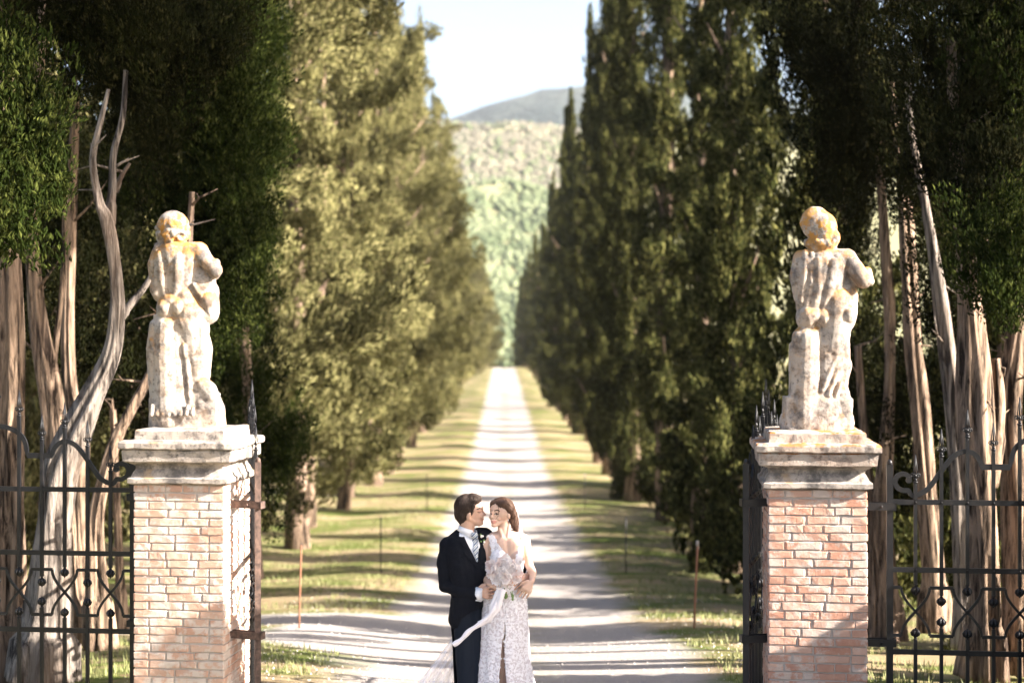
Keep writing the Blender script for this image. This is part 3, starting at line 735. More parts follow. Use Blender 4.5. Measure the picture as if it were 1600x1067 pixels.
def knob_mesh():
    """cage bud: origin at the bar end, pointing up"""
    mb = MB()
    mb.ell((0, 0, .004), (.015, .015, .008)); mb.ell((0, 0, .018), (.012, .012, .007))
    for k in range(6):
        a = k * math.pi / 3; mb.tube([(0, 0, .022), (math.cos(a) * .024, math.sin(a) * .024, .040), (math.cos(a) * .027, math.sin(a) * .027, .052), (math.cos(a) * .014, math.sin(a) * .014, .072), (0, 0, .080)], [.006, .009, .010, .008, .003], 6)
    mb.ell((0, 0, .082), (.006, .006, .009))
    return mb.mesh('knob', True)
SPEAR = spear_mesh(); SPEAR.materials.append(M_IRON); KNOB = knob_mesh(); KNOB.materials.append(M_IRON)
def bar_mesh(mb, x, z0, z1, wd=.024):
    mb.box((x, 0, (z0 + z1) / 2), (wd / 2, wd / 2, (z1 - z0) / 2))
TIPS = {1: 2.09, 2: 2.277, 3: 2.417, 4: 2.326, 5: 2.507, 6: 2.60}
def iron_panel(name, origin, ang, n, sp, zb, label, cat, group, dz=0.0, rust_post=False, half=False, straps=None, mirror=False):
    """origin: foot of the hinge post; bars 1..n (profile climbs to its crown at bar 6). z values are world heights + dz"""
    r = empty(name, (origin[0], origin[1], zb), ang)
    def Z(z): return z + dz - zb
    top = 6 if half else n / 2
    def ix(i): return i if (half or i <= top) else n - i
    Wd_ = n * sp
    mp = MB(); mp.box((0, 0, Z(2.02) / 2), (.022, .022, Z(2.02) / 2)); mp.ell((0, 0, Z(2.03)), (.02, .02, .025))
    mp.build('hinge_post', M_RUST if rust_post else M_IRON, r)
    mp = MB(); mp.box((Wd_, 0, Z(2.35 if half else 2.02) / 2), (.020, .018, Z(2.35 if half else 2.02) / 2)); mp.build('end_post', M_IRON, r)
    for z, hh in ((1.752, .018), (1.268, .018), (.680, .018), (.14, .02)):
        m_ = MB(); m_.box((Wd_ / 2, -.002, Z(z)), (Wd_ / 2 - .02, .010, hh))
        for i in range(1, n): m_.ell((i * sp, -.014, Z(z)), (.008, .006, .008), n=8, m=6)
        m_.build('rail', M_IRON, r)
    for i in range(1, n):
        k = ix(i); tip = TIPS[max(1, min(6, k))]; odd = k % 2 == 1
        b = MB(); bar_mesh(b, i * sp, Z(1.16 if odd else 1.09), Z(tip - .20)); b.build('bar', M_IRON, r)
        b = MB(); bar_mesh(b, i * sp, 0.02, Z(.775 if odd else .85)); b.build('bar', M_IRON, r)
        f = link('finial', SPEAR, None, r); f.location = (i * sp, 0, Z(tip - .205))
        q = link('knob', KNOB, None, r); q.location = (i * sp, 0, Z(1.17 if odd else 1.095)); q.rotation_euler = (math.pi, 0, 0)
        q = link('knob', KNOB, None, r); q.location = (i * sp, 0, Z(.765 if odd else .845))
    # interlaced ogee band
    for i in range(0, n + 1):
        if ix(i) % 2 == 1: continue
        c = i * sp; a = .45 * sp; m_ = MB()
        for sgn in (-1, 1):
            zt_, zb_ = 1.141, .797
            lo = max(c - a, 0.02) if i == 0 else c - a; 
            x0, x1 = (max(0, c - a) if i == 0 else c - a), (min(Wd_, c + a) if i == n else c + a)
        sq_sweep(m_, [(x0, Z(1.141)), (x1, Z(1.141))], .022, .020); m_.build('band_plate', M_IRON, r)
        m_ = MB(); sq_sweep(m_, [(x0, Z(.797)), (x1, Z(.797))], .022, .020); m_.build('band_plate', M_IRON, r)
        if i < n:
            for up in (1, -1):
                m_ = MB(); pts = []
                zs, ze = (1.141, .797) if up == 1 else (.797, 1.141); xa, xb = c + a, c + 2 * sp - a; mid = (xa + xb) / 2
                for k in range(17):
                    q = k / 16
                    # steep, then diagonal, then steep
                    s1 = q * 2 - 1; xx = mid + (xb - xa) / 2 * math.copysign(1 - (1 - abs(s1)) ** 1.0 * 1, s1) * 1
                    xx = mid + (xb - xa) / 2 * math.sin(s1 * math.pi / 2)
                    zz = zs + (ze - zs) * q
                    pts.append((xx, Z(zz)))
                sq_sweep(m_, pts, .018, .014); m_.build('ogee_bar', M_IRON, r)
    # scroll bar along the top
    def scroll(mir):
        P = [(.12, 2.01 - .05), (.10, 1.945), (.075, 1.955), (.068, 1.985), (.085, 2.008), (.115, 2.012)]
        c = (.105, 1.905); pts = []
        for k in range(15):
            an = math.pi * (.05 + 1.55 * k / 14) ; rr_ = .030 + .052 * (k / 14) ** .7
            pts.append((c[0] + rr_ * math.cos(an) * 1.0, c[1] + rr_ * math.sin(an) * .9))
        pts += [(.16, 1.80), (.215, 1.812), (.27, 1.85), (.33, 1.93), (.39, 2.015), (.44, 2.075), (.49, 2.108), (.545, 2.118), (.59, 2.10), (.625, 2.06), (.645, 2.008)]
        pts = [p for p in catmull([np.array(p) for p in pts], 3)]
        pts += [np.array((.832, 2.008)), np.array((.845, 2.05))]
        arc = catmull([np.array(p) for p in [(.845, 2.05), (.862, 2.12), (.90, 2.17), (.955, 2.205), (1.02, 2.225), (6 * .181, 2.232)]], 3)
        pts += arc[1:]
        k_ = sp / .181
        return [((Wd_ - p[0] * k_) if mir else p[0] * k_, Z(p[1])) for p in pts]
    m_ = MB(); a_ = scroll(False)
    sq_sweep(m_, a_, .034, .016); m_.tube([(a_[0][0], -.014, a_[0][1]), (a_[0][0], .014, a_[0][1])], .022, 10)
    if not half:
        b_ = scroll(True); sq_sweep(m_, b_, .034, .016)
    m_.build('scroll_bar', M_IRON, r)
    if straps:
        for (z, p0, p1, mat_) in straps:
            a = Vector(p0); b = Vector(p1); M4 = Matrix.Rotation(-ang, 4, 'Z')
            a = M4 @ (a - Vector((origin[0], origin[1], 0))); b = M4 @ (b - Vector((origin[0], origin[1], 0)))
            m_ = MB(); dxy = (b - a); L_ = dxy.length; an = math.atan2(dxy.y, dxy.x)
            Rz = Matrix.Rotation(an, 3, 'Z'); c = (a + b) / 2
            for s_ in (-1, 1): m_.box((c.x, c.y, Z(z) - dz * 0) if False else (c + Rz @ Vector((.01, s_ * .031, 0)) + Vector((0, 0, Z(z) - c.z)))[:], (L_ / 2 + .03, .005, .026), Rz)
            e = b + Rz @ Vector((.036, 0, 0)); m_.box((e.x, e.y, Z(z)), (.006, .036, .026), Rz)
            for q in (.25, .75):
                h_ = a.lerp(b, q) + Rz @ Vector((0, -.038, 0)); m_.ell((h_.x, h_.y, Z(z)), (.010, .008, .010), n=8, m=6)
            m_.build('strap', mat_, r)
    tag(r, label, cat, group); return r
SPR = .181
# fixed panels, outside the pillars, in the plane of the gateway
MIDL = PL + V_ * .22; MIDR = PR + V_ * .22
uR = (1393 - 1278) / F * 10.55; uL = (279 - 190) / F * 11.05
oR = MIDR + U * uR; oL = MIDL - U * uL
def at_face(mid, s_): return mid + U * s_ * (S_ / 2 - .06)
iron_panel('iron_fence', (oR.x, oR.y), GA, 12, SPR, GR_ - .05, 'wrought iron fence panel with scrolled top right of the orange pillar', 'fence', 'wrought iron fence panels', dz=.02,
           straps=[(1.72, at_face(MIDR, 1), oR, M_IRON), (.745, at_face(MIDR, 1), oR, M_IRON)])
# the left one runs the other way: turned half round, so its post also stands beside the pillar
iron_panel('iron_fence', (oL.x, oL.y), GA + math.pi, 12, SPR, GL - .05, 'wrought iron fence panel in front of the grey forked tree', 'fence', 'wrought iron fence panels', dz=.04,
           straps=[(1.70, at_face(MIDL, -1), oL, M_IRON), (.745, at_face(MIDL, -1), oL, M_IRON)])
# opened gate leaves
pR_ = Vector(W(1166, 0, 10.62)[:2] + (0,)); eR_ = Vector(W(1222, 0, 12.75)[:2] + (0,))
d_ = eR_ - pR_; iron_panel('gate_leaf', (pR_.x, pR_.y), math.atan2(d_.y, d_.x), 12, d_.length / 12, GR_ - .0, 'black iron gate leaf swung back at the left side of the orange pillar', 'gate', 'opened gate leaves', dz=.02, half=False,
           straps=[(1.74, at_face(MIDR, -1), pR_, M_IRON), (.76, at_face(MIDR, -1), pR_, M_IRON)])
pL_ = Vector(W(403, 0, 11.0)[:2] + (0,)); eL_ = Vector(W(386, 0, 13.15)[:2] + (0,))
d_ = eL_ - pL_; iron_panel('gate_leaf', (pL_.x, pL_.y), math.atan2(d_.y, d_.x), 12, d_.length / 12, GL - .0, 'iron gate leaf on a rusty post swung back beside the limewashed pillar', 'gate', 'opened gate leaves', dz=.0, half=False, rust_post=True,
           straps=[(1.70, at_face(MIDL, 1), pL_, M_RUST), (.725, at_face(MIDL, 1), pL_, M_RUST)])

# ------------------------------------------------------------------ stakes along the drive
def stake(px, top, bot, d, label, mat, r_=.014, cap=False, lean=0):
    a = W(px, bot, d); z0 = G(a.x, d) - .15; zt = W(px, top, d).z
    r = empty('stake', (a.x, d, z0))
    mb = MB(); H = zt - z0
    mb.tube([(0, 0, 0), (lean * .3, 0, H * .4), (lean * .75, 0, H * .8), (lean, 0, H)], [r_, r_, r_ * .95, r_ * .9], 8, .12, px); mb.build('rod', mat, r, True)
    mb = MB(); 
    for k in range(3): ring(mb, (lean, 0, H - .03 - k * .012), r_ * 1.15, .004, 8)
    mb.ell((lean, 0, H), (r_ * 1.1, r_ * 1.1, .012)); 
    if cap: mb.box((lean - .004, 0, H + .01), (r_ * 1.2, r_ * 1.1, .035))
    mb.build('top_wire', M_CAP_L if cap else M_IRON, r, True)
    tag(r, label, 'stake', 'metal stakes along the drive')
t = NT('stake_rust'); t.set(Base_Color=t.mix(t.noise(12, 4), (.16, .06, .03), (.33, .16, .09)), Roughness=.8); M_STAKE = t.m
stake(467, 850, 998, 18.7, 'rusty rod at the near left verge by the side path', M_STAKE, .013, lean=.03)
stake(1084, 850, 998, 18.7, 'leaning rusty rod with a pale top at the near right verge', M_STAKE, .015, True, lean=.05)
stake(595, 808, 897, 29, 'dark rod second from the gate on the left verge', M_IRON, .014)
stake(978, 808, 897, 29, 'dark rod second from the gate on the right verge', M_IRON, .014)
stake(667, 742, 800, 46, 'thin dark rod third from the gate on the left verge', M_IRON, .015)
stake(914, 742, 800, 46, 'thin rod with pale cap third from the gate on the right verge', M_IRON, .015, True)

# ------------------------------------------------------------------ statues
def frac_disp(amp, f1=9, f2=30):
    def fn(p_):
        return amp * (noise.noise(p_ * f1) * .9 + noise.noise(p_ * f2) * .7 + noise.noise(p_ * 75) * .35)
    return fn
def statue(prims, d, label, base, seed, head_c, head_r, bmax=1.3):
    """prims in picture units (column, row, depth in picture units towards +y), radii in picture units"""
    k = d / F
    def Pt(q): w_ = W(q[0], q[1], d); return Vector((w_.x, d + (q[2] if len(q) > 2 else 0) * k, w_.z))
    mb = MB()
    for pr in prims:
        if pr[0] == 'c': mb.chain([Pt(q) for q in pr[1]], [q * k for q in pr[2]], 16)
        elif pr[0] == 'e':
            rot = Matrix.Rotation(pr[3], 4, 'Y') if len(pr) > 3 else None
            mb.ell(Pt(pr[1]), [q * k for q in pr[2]], rot)
        elif pr[0] == 'b': mb.box(Pt(pr[1]), [q * k for q in pr[2]], Matrix.Rotation(pr[3], 3, 'Y') if len(pr) > 3 else None)
    rr = random.Random(seed)
    for q in range(190):                                   # curls over the back of the head
        a = rr.uniform(0, 6.28); b = rr.uniform(-1.0, bmax)
        c = (head_c[0] + head_r * math.cos(a) * math.cos(b), head_c[1] + head_r * .95 * math.sin(b) * -1 + (3 if b < 0 else 0), head_c[2] + head_r * math.sin(a) * math.cos(b))
        s_ = rr.uniform(2.8, 4.6)
        if rr.random() < .9: mb.ell(Pt(c), [s_ * k] * 3, n=8, m=6)
    me = fuse(mb, .0078, 1, .5, frac_disp(.0034))
    x, y = W(base[0], base[1], d).x, d; z = W(0, base[1], d).z
    me.transform(Matrix.Translation((-x, -y, -z)))
    o = link('statue', me, M_STONE); o.location = (x, y, z)
    return tag(o, label, 'statue', 'stone statues on the gate pillars')
dL = 10.9 + .36; dR = 10.4 + .34
# picture units were read at the front of the pillar; figures stand at its centre
L = [('c', [(268, 352, 0), (272, 362, 0), (276, 384, 0)], [22, 20, 13]), ('e', (271, 353, -2), (25, 24, 24)), ('e', (285, 366, 2), (12, 14, 12)), ('e', (262, 372, -4), (17, 9, 14)),
     # back and shoulders
     ('c', [(254, 392, 0), (312, 393, -4)], [13, 15]), ('c', [(272, 396, 0), (278, 425, 0), (276, 455, 0)], [24, 23, 19]), ('c', [(260, 396, 0), (261, 425, 2), (264, 455, 2)], [18, 15, 14]), ('c', [(296, 400, -2), (293, 428, -2), (284, 458, 0)], [19, 17, 15]),
     ('c', [(254, 400, -13), (257, 440, -13), (262, 462, -11)], [8, 8, 7]), ('c', [(283, 405, -17), (281, 440, -16), (277, 462, -13)], [9, 9, 7]),
     ('e', (261, 482, -2), (16, 25, 20)), ('e', (282, 480, -2), (15, 25, 20)), ('e', (271, 470, 0), (22, 24, 17)),
     # right arm, bent in front
     ('c', [(312, 393, -4), (326, 410, -10), (339, 423, -12)], [14, 12, 11]), ('c', [(339, 422, -12), (330, 428, 18), (312, 420, 30)], [11, 10, 8]), ('e', (340, 412, -8), (6, 10, 8)),
     # left arm remnant with hanging cloth
     ('c', [(249, 392, -2), (240, 412, -2), (240, 432, 4)], [10, 9, 8]), ('c', [(247, 384, -9), (249, 420, -12), (246, 460, -10)], [4, 5, 6]), ('c', [(243, 436, -4), (243, 452, -6), (247, 465, -6)], [6, 8, 6]), ('c', [(252, 398, -13), (254, 440, -14), (249, 462, -12)], [3, 4, 4]),
     # drapery over the right hip
     ('c', [(300, 432, 14), (318, 458, 10), (322, 488, 6)], [18, 23, 20]), ('c', [(288, 462, -2), (300, 490, -2), (308, 515, 0)], [18, 22, 20]), ('e', (326, 470, 4), (15, 25, 18), .3), ('c', [(306, 425, 10), (314, 440, 10)], [16, 18]),
     ('c', [(296, 505, 0), (312, 545, 2), (314, 585, 0)], [26, 20, 15]), ('c', [(284, 510, 0), (296, 570, 0), (300, 630, 0)], [22, 17, 13]), ('c', [(312, 560, -4), (309, 600, -4), (318, 632, -4)], [15, 12, 14]),
     ('c', [(305, 445, -14), (326, 476, -14), (330, 492, -10)], [3, 4, 3]), ('c', [(295, 480, -20), (318, 512, -16), (316, 560, -14)], [3, 4, 3]), ('c', [(292, 540, -19), (298, 590, -16), (300, 630, -14)], [4, 4, 4]),
     # tree stump
     ('c', [(262, 512, -6), (262, 560, -6), (264, 640, -6)], [20, 22, 24]), ('c', [(245, 508, -6), (244, 545, -6), (248, 640, -4)], [10, 14, 12]), ('c', [(236, 545, -4), (240, 600, -4), (244, 640, -4)], [7, 7, 7]), ('c', [(240, 532, -16), (252, 560, -20), (262, 590, -22)], [4, 5, 4]),
     ('b', (262, 512, -4), (20, 7, 20)), ('e', (278, 424, 0), (33, 19, 46)), ('e', (268, 455, -2), (18, 16, 26)), ('e', (312, 450, 4), (26, 18, 34)), ('c', [(300, 490, 0), (304, 560, 0)], [26, 20]), ('c', [(262, 510, 0), (266, 650, 0)], [24, 28]), ('c', [(286, 520, 2), (284, 640, 2)], [16, 17]), ('e', (272, 468, 2), (24, 16, 24)),
     # rock and plinth
     ('b', (291, 658, 0), (51, 16, 44)), ('c', [(322, 610, 4), (334, 640, 4), (338, 662, 2)], [16, 17, 15]), ('c', [(318, 600, -8), (330, 618, -8)], [12, 12]), ('b', (288, 668, 0), (54, 8, 47)), ('c', [(278, 505, -6), (280, 648, -4)], [15, 18]), ('e', (272, 640, -6), (34, 24, 14))] + [('c', [(243 + 9 * q_, 646, -26), (244 + 9 * q_, 632 + 4 * (q_ % 3), -25)], [4, 2.6]) for q_ in range(8)] + [('e', (300, 600, -2), (16, 15, 40))]
def shift(prims, s_, cx, cy, dx=0, dy=0): return prims
statue(L, dL, 'lichened stone youth seen from behind beside a tree stump, on the limewashed pillar', (291, 679), 3, (270, 358, 0), 24)
Rg = [('c', [(1284, 356, 0), (1284, 366, 0), (1282, 392, 0)], [24, 22, 15]), ('e', (1280, 354, -2), (27, 18, 25)), ('e', (1262, 350, 4), (9, 7, 12)), ('e', (1301, 372, 0), (12, 18, 14)), ('e', (1282, 384, -8), (20, 10, 14)),
      ('c', [(1258, 404, 0), (1322, 404, -4)], [14, 16]), ('c', [(1284, 410, 0), (1281, 440, 0), (1270, 480, 0)], [24, 24, 20]), ('c', [(1262, 410, 0), (1258, 440, 0), (1258, 480, 2)], [19, 17, 14]), ('c', [(1306, 410, -2), (1298, 445, -2), (1286, 482, 0)], [20, 20, 16]),
      ('c', [(1276, 408, -16), (1275, 450, -17), (1270, 478, -14)], [8, 8, 7]), ('c', [(1298, 412, -17), (1292, 450, -17), (1284, 480, -13)], [9, 9, 8]),
      ('e', (1260, 496, -1), (17, 25, 21)), ('e', (1284, 496, -1), (15, 25, 20)),
      ('c', [(1322, 404, -4), (1336, 424, -10), (1346, 440, -12)], [15, 14, 12]), ('c', [(1348, 438, -12), (1338, 440, 18), (1318, 430, 32)], [12, 10, 8]), ('c', [(1354, 424, -4), (1358, 440, -2)], [7, 8]),
      ('c', [(1250, 402, -2), (1243, 432, -2), (1248, 465, 2)], [11, 10, 8]), ('c', [(1256, 394, -12), (1254, 430, -15), (1249, 470, -12)], [5, 5, 6]), ('c', [(1265, 396, -14), (1264, 440, -17), (1258, 476, -14)], [4, 5, 5]), ('e', (1251, 474, -6), (9, 9, 9)),
      ('c', [(1312, 432, 14), (1320, 462, 10), (1316, 500, 6)], [20, 23, 22]), ('c', [(1306, 470, -2), (1304, 510, -2), (1300, 545, 0)], [24, 26, 24]), ('e', (1321, 492, 2), (16, 32, 20), .1),
      ('c', [(1306, 540, 0), (1312, 570, 2), (1308, 600, 0)], [22, 17, 17]), ('c', [(1290, 540, -4), (1288, 590, -4), (1290, 640, -2)], [18, 17, 16]), ('c', [(1316, 570, -4), (1311, 600, -4), (1314, 626, -4)], [14, 12, 15]),
      ('c', [(1304, 555, -18), (1290, 585, -20), (1280, 610, -20)], [4, 4, 4]), ('c', [(1312, 566, -15), (1300, 592, -18), (1290, 616, -20)], [4, 4, 4]), ('c', [(1317, 580, -12), (1308, 600, -16), (1302, 620, -18)], [3, 4, 3]),
      ('c', [(1248, 526, -8), (1246, 580, -8), (1246, 650, -6)], [12, 13, 14]), ('c', [(1270, 522, -8), (1268, 580, -8), (1266, 650, -6)], [13, 13, 15]), ('c', [(1240, 540, -2), (1240, 600, -2), (1240, 650, -2)], [8, 8, 10]), ('c', [(1258, 528, -18), (1257, 580, -19), (1256, 620, -20)], [3, 3, 4]),
      ('e', (1284, 434, 0), (36, 19, 48)), ('c', [(1260, 530, -2), (1257, 655, -2)], [23, 27]), ('e', (1318, 480, 6), (24, 17, 44)), ('e', (1266, 494, -2), (22, 24, 17)), ('c', [(1304, 520, 0), (1302, 590, 0)], [24, 20]), ('e', (1276, 660, 0), (60, 26, 40)), ('e', (1274, 346, 0), (23, 14, 24)), ('e', (1259, 349, -2), (10, 5, 12)), ('e', (1272, 488, 2), (26, 17, 24)), ('c', [(1282, 530, 2), (1278, 640, 2)], [16, 18]), ('b', (1276, 664, 0), (52, 18, 44), .03), ('c', [(1240, 640, -6), (1236, 670, -6)], [14, 18]), ('c', [(1314, 632, 0), (1318, 668, 0)], [15, 16]), ('e', (1276, 642, -6), (46, 20, 40)), ('c', [(1284, 618, -16), (1300, 628, -16)], [5, 6])]
statue(Rg, dR, 'lichened stone figure in a cap seen from behind, on the orange brick pillar', (1276, 686), 6, (1283, 372, 2), 23, -.05)

# ------------------------------------------------------------------ unseen hedge and young cypress, added to shade the couple and pillar foot
def hedge():
    rng = np.random.default_rng(17); cl = []
    for q in range(420):
        y_ = rng.uniform(7.0, 12.6); x_ = rng.uniform(4.75, 5.55) ; z_ = rng.uniform(.1, 2.38)
        cl.append(((x_, y_, z_), (.28, .28, .26), (rng.normal() * .4, rng.normal() * .4, 1)))
    V, Fc = leaves_on(cl, 36000, .11, .045, rng, .3, .3)
    o = link('shade_hedge', mesh_np('shade_hedge', V, Fc, False), M_LEAF_G); tag(o, 'unseen green hedge added right of the gate to shade the pillar foot', 'hedge')
hedge()
r = empty('shade_cypress', (4.22, 9.10, G(4.2, 9)))
link('crown', columnar(5, 4.38, .60, 46000, .09, .04, 40, .15), M_LEAF_G, r)
mb = MB(); mb.tube([(0, 0, -.2), (0, 0, 4)], [.06, .02], 8); mb.build('trunk', M_BARK, r, True)
tag(r, 'unseen slim cypress added right of the gate to shade the couple', 'tree')


# ------------------------------------------------------------------ the couple
DP = 10.6; KP = DP / F
def Q(px, py, off=0.0):
    """point of a figure; off = picture units in front (-) or behind (+) the figure plane"""
    p_ = W(px, py, DP); return Vector((p_.x, DP + off * KP, p_.z))
def PP(mb, prims):
    for pr in prims:
        if pr[0] == 'c': mb.chain([Q(*q) for q in pr[1]], [q * KP for q in pr[2]], 18)
        elif pr[0] == 'e':
            rot = Euler_(*pr[3]) if len(pr) > 3 else None
            mb.ell(Q(*pr[1]), [q * KP for q in pr[2]], rot, 20, 14)
from mathutils import Euler
def Euler_(x, y, z): return Euler((x, y, z)).to_matrix().to_4x4()
def inpoly(x, y, P):
    c = False; n = len(P)
    for i in range(n):
        x1, y1 = P[i]; x2, y2 = P[(i + 1) % n]
        if (y1 > y) != (y2 > y) and x < (x2 - x1) * (y - y1) / (y2 - y1) + x1: c = not c
    return c
def topix(v): return 800 + v.x / DP * F, HY + (CZ - v.z) / DP * F
def solid(bm, th):
    bm.normal_update(); bm.verts.index_update()
    fs = list(bm.faces); bnd = [(e.verts[0], e.verts[1], e.link_faces[0]) for e in bm.edges if len(e.link_faces) == 1]
    mp = {v: bm.verts.new(v.co - v.normal * th) for v in list(bm.verts)}
    for f in fs: bm.faces.new([mp[v] for v in reversed(f.verts)])
    for a, b, f in bnd:
        vs = list(f.verts); i = vs.index(a)
        if vs[(i + 1) % len(vs)] is b: a, b = b, a
        bm.faces.new([a, b, mp[b], mp[a]])
def cut(me, keep, thick=.0, off=0.0):
    """keep the faces for which keep(column, row, offset, normal) holds, push them out, give them thickness"""
    bm = bmesh.new(); bm.from_mesh(me); bm.normal_update()
    if off:
        for v in bm.verts: v.co += v.normal * off
    kill = []
    for f in bm.faces:
        c = f.calc_center_median(); a, b = topix(c)
        if not keep(a, b, (c.y - DP) / KP, f.normal): kill.append(f)
    bmesh.ops.delete(bm, geom=kill, context='FACES')
    for _ in range(4): bmesh.ops.smooth_vert(bm, verts=[v for v in bm.verts if v.is_boundary], factor=.5, use_axis_x=True, use_axis_y=True, use_axis_z=True)
    if thick:
        solid(bm, thick)
    m2 = bpy.data.meshes.new('cut'); bm.to_mesh(m2); bm.free()
    m2.polygons.foreach_set('use_smooth', np.ones(len(m2.polygons), bool)); return m2
def patch(bvh, poly, off, thick=.0015, step=1.0, fall=0.0):
    """a piece of cloth with the outline poly lying on the front of the surface behind it"""
    xs_ = [p[0] for p in poly]; ys_ = [p[1] for p in poly]; bm = bmesh.new(); V = {}
    nx = int((max(xs_) - min(xs_)) / step) + 2; ny = int((max(ys_) - min(ys_)) / step) + 2
    for j in range(ny):
        for i in range(nx):
            a = min(xs_) + i * step; b = min(ys_) + j * step
            if inpoly(a, b, poly):
                p_ = Q(a, b, -80); h, nn, ii, dd_ = bvh.ray_cast(p_, Vector((0, 1, 0)))
                if h is None: continue
                V[i, j] = bm.verts.new(h + Vector((0, -off, 0)))
    for (i, j) in list(V):
        q = [(i, j), (i + 1, j), (i + 1, j + 1), (i, j + 1)]
        if all(k in V for k in q): bm.faces.new([V[k] for k in q][::-1])
        else:
            t3 = [k for k in q if k in V]
            if len(t3) == 3: bm.faces.new([V[k] for k in t3][::-1])
        if (i, j) in V and (i + 1, j) not in V and (i + 1, j + 1) in V and (i, j + 1) in V and False: pass
    loose = [v for v in bm.verts if not v.link_faces]; bmesh.ops.delete(bm, geom=loose, context='VERTS')
    for _ in range(2): bmesh.ops.smooth_vert(bm, verts=bm.verts[:], factor=.5, use_axis_x=True, use_axis_y=True, use_axis_z=True)
    bm.normal_update()
    if thick: solid(bm, thick)
    me = bpy.data.meshes.new('patch'); bm.to_mesh(me); bm.free()
    me.polygons.foreach_set('use_smooth', np.ones(len(me.polygons), bool)); return me
def bvh_of(me):
    return BVHTree.FromPolygons([v.co.copy() for v in me.vertices], [tuple(p.vertices) for p in me.polygons])

# materials of the figures
t = NT('skin_man'); c = t.mix(t.noise(40, 3), (.50, .30, .22), (.56, .36, .27)); t.set(Base_Color=c, Roughness=.5, Subsurface_Weight=.12, Subsurface_Radius=(1, .35, .2), Subsurface_Scale=.006); M_SKIN_M = t.m
t = NT('skin_woman'); c = t.mix(t.noise(40, 3), (.56, .36, .27), (.62, .42, .33)); t.set(Base_Color=c, Roughness=.48, Subsurface_Weight=.12, Subsurface_Radius=(1, .35, .2), Subsurface_Scale=.006); M_SKIN_W = t.m
def plain(name, col, rough=.7, **k):
    t = NT(name); t.set(Base_Color=col, Roughness=rough, **k); return t.m
t = NT('hair_dark'); n = t.noise(60, 4, .6, stretch=(1, 1, .16), dist=1.2); t.set(Base_Color=t.mix(n, (.008, .0045, .0032), (.045, .025, .017)), Roughness=.62, Specular_IOR_Level=.3).bump(n, .9, .012); M_HAIR_M = t.m
t = NT('hair_brown'); n = t.noise(55, 4, .6, stretch=(1, 1, .16), dist=1.2); t.set(Base_Color=t.mix(n, (.030, .015, .010), (.12, .062, .038)), Roughness=.6, Specular_IOR_Level=.3).bump(n, .9, .012); M_HAIR_W = t.m
t = NT('black_wool'); t.set(Base_Color=(.006, .007, .011), Roughness=.95, Specular_IOR_Level=.12).bump(t.noise(14, 4), .35, .02); M_COAT = t.m
t = NT('navy_trousers'); t.set(Base_Color=(.009, .013, .022), Roughness=.9, Specular_IOR_Level=.15).bump(t.noise(7, 3, stretch=(1, 1, .4)), .5, .03); M_TROU = t.m
M_SHIRT = plain('white_shirt', (.74, .75, .80), .8); M_SHOE = plain('black_leather', (.012, .012, .013), .3)
M_DARK = plain('brow_dark', (.035, .018, .012), .8); M_LIP = plain('lips', (.46, .17, .15), .45); M_EYE = plain('eye_white', (.6, .58, .56), .3)
t = NT('striped_tie'); wv = t.n('TexWave'); wv.wave_type = 'BANDS'; wv.bands_direction = 'DIAGONAL'; wv.inputs['Scale'].default_value = 16; mp = t.n('Mapping'); mp.inputs['Scale'].default_value = (1, 0.001, -1); t.l(t.pos(), mp.inputs[0]); t.l(mp.outputs[0], wv.inputs[0])
t.set(Base_Color=t.ramp(wv.outputs[0], [(.30, (.10, .14, .22)), (.38, (.62, .64, .66)), (.75, (.70, .71, .72)), (.85, (.22, .27, .34))], 'CONSTANT'), Roughness=.4); M_TIE = t.m

def hand_prims(wr, dirv, side, nrm, L, curl, s=1.0, thumb=1):
    """wr wrist point, dirv towards the fingertips, side across towards the thumb, nrm back of the hand; L hand length in metres"""
    d = dirv.normalized(); sd_ = (side - d * side.dot(d)).normalized(); nn = d.cross(sd_).normalized()
    if nn.dot(nrm) < 0: nn = -nn
    out = []; pw = L * .22
    for k in range(4): out.append(([wr, wr + d * L * .46 + sd_ * pw * (1 - k * .66) * .9], [L * .115, L * .10]))
    fl = [.44, .50, .47, .37]
    for k in range(4):
        b = wr + d * L * .46 + sd_ * pw * (1 - k * .66); fan = sd_ * (.10 - .07 * k)
        dd_ = (d + fan).normalized(); P_ = [b]; rr_ = [L * .060]
        a = curl * (.6 + .15 * k); v = dd_.copy()
        for j, q in enumerate((.42, .33, .25)):
            a2 = curl * (.5 + .5 * j) + .06 * k
            v = (dd_ * math.cos(a2) - nn * math.sin(a2)).normalized(); P_.append(P_[-1] + v * fl[k] * L * q); rr_.append(L * (.054 - .006 * j))
        out.append((P_, rr_))
    b = wr + d * L * .12 + sd_ * pw * .8; v = (d * .75 + sd_ * .65 * thumb - nn * .25).normalized()
    out.append(([b, b + v * L * .22, b + v * L * .22 + (d * .9 + sd_ * .2 - nn * .3).normalized() * L * .2], [L * .085, L * .065, L * .05]))
    return out

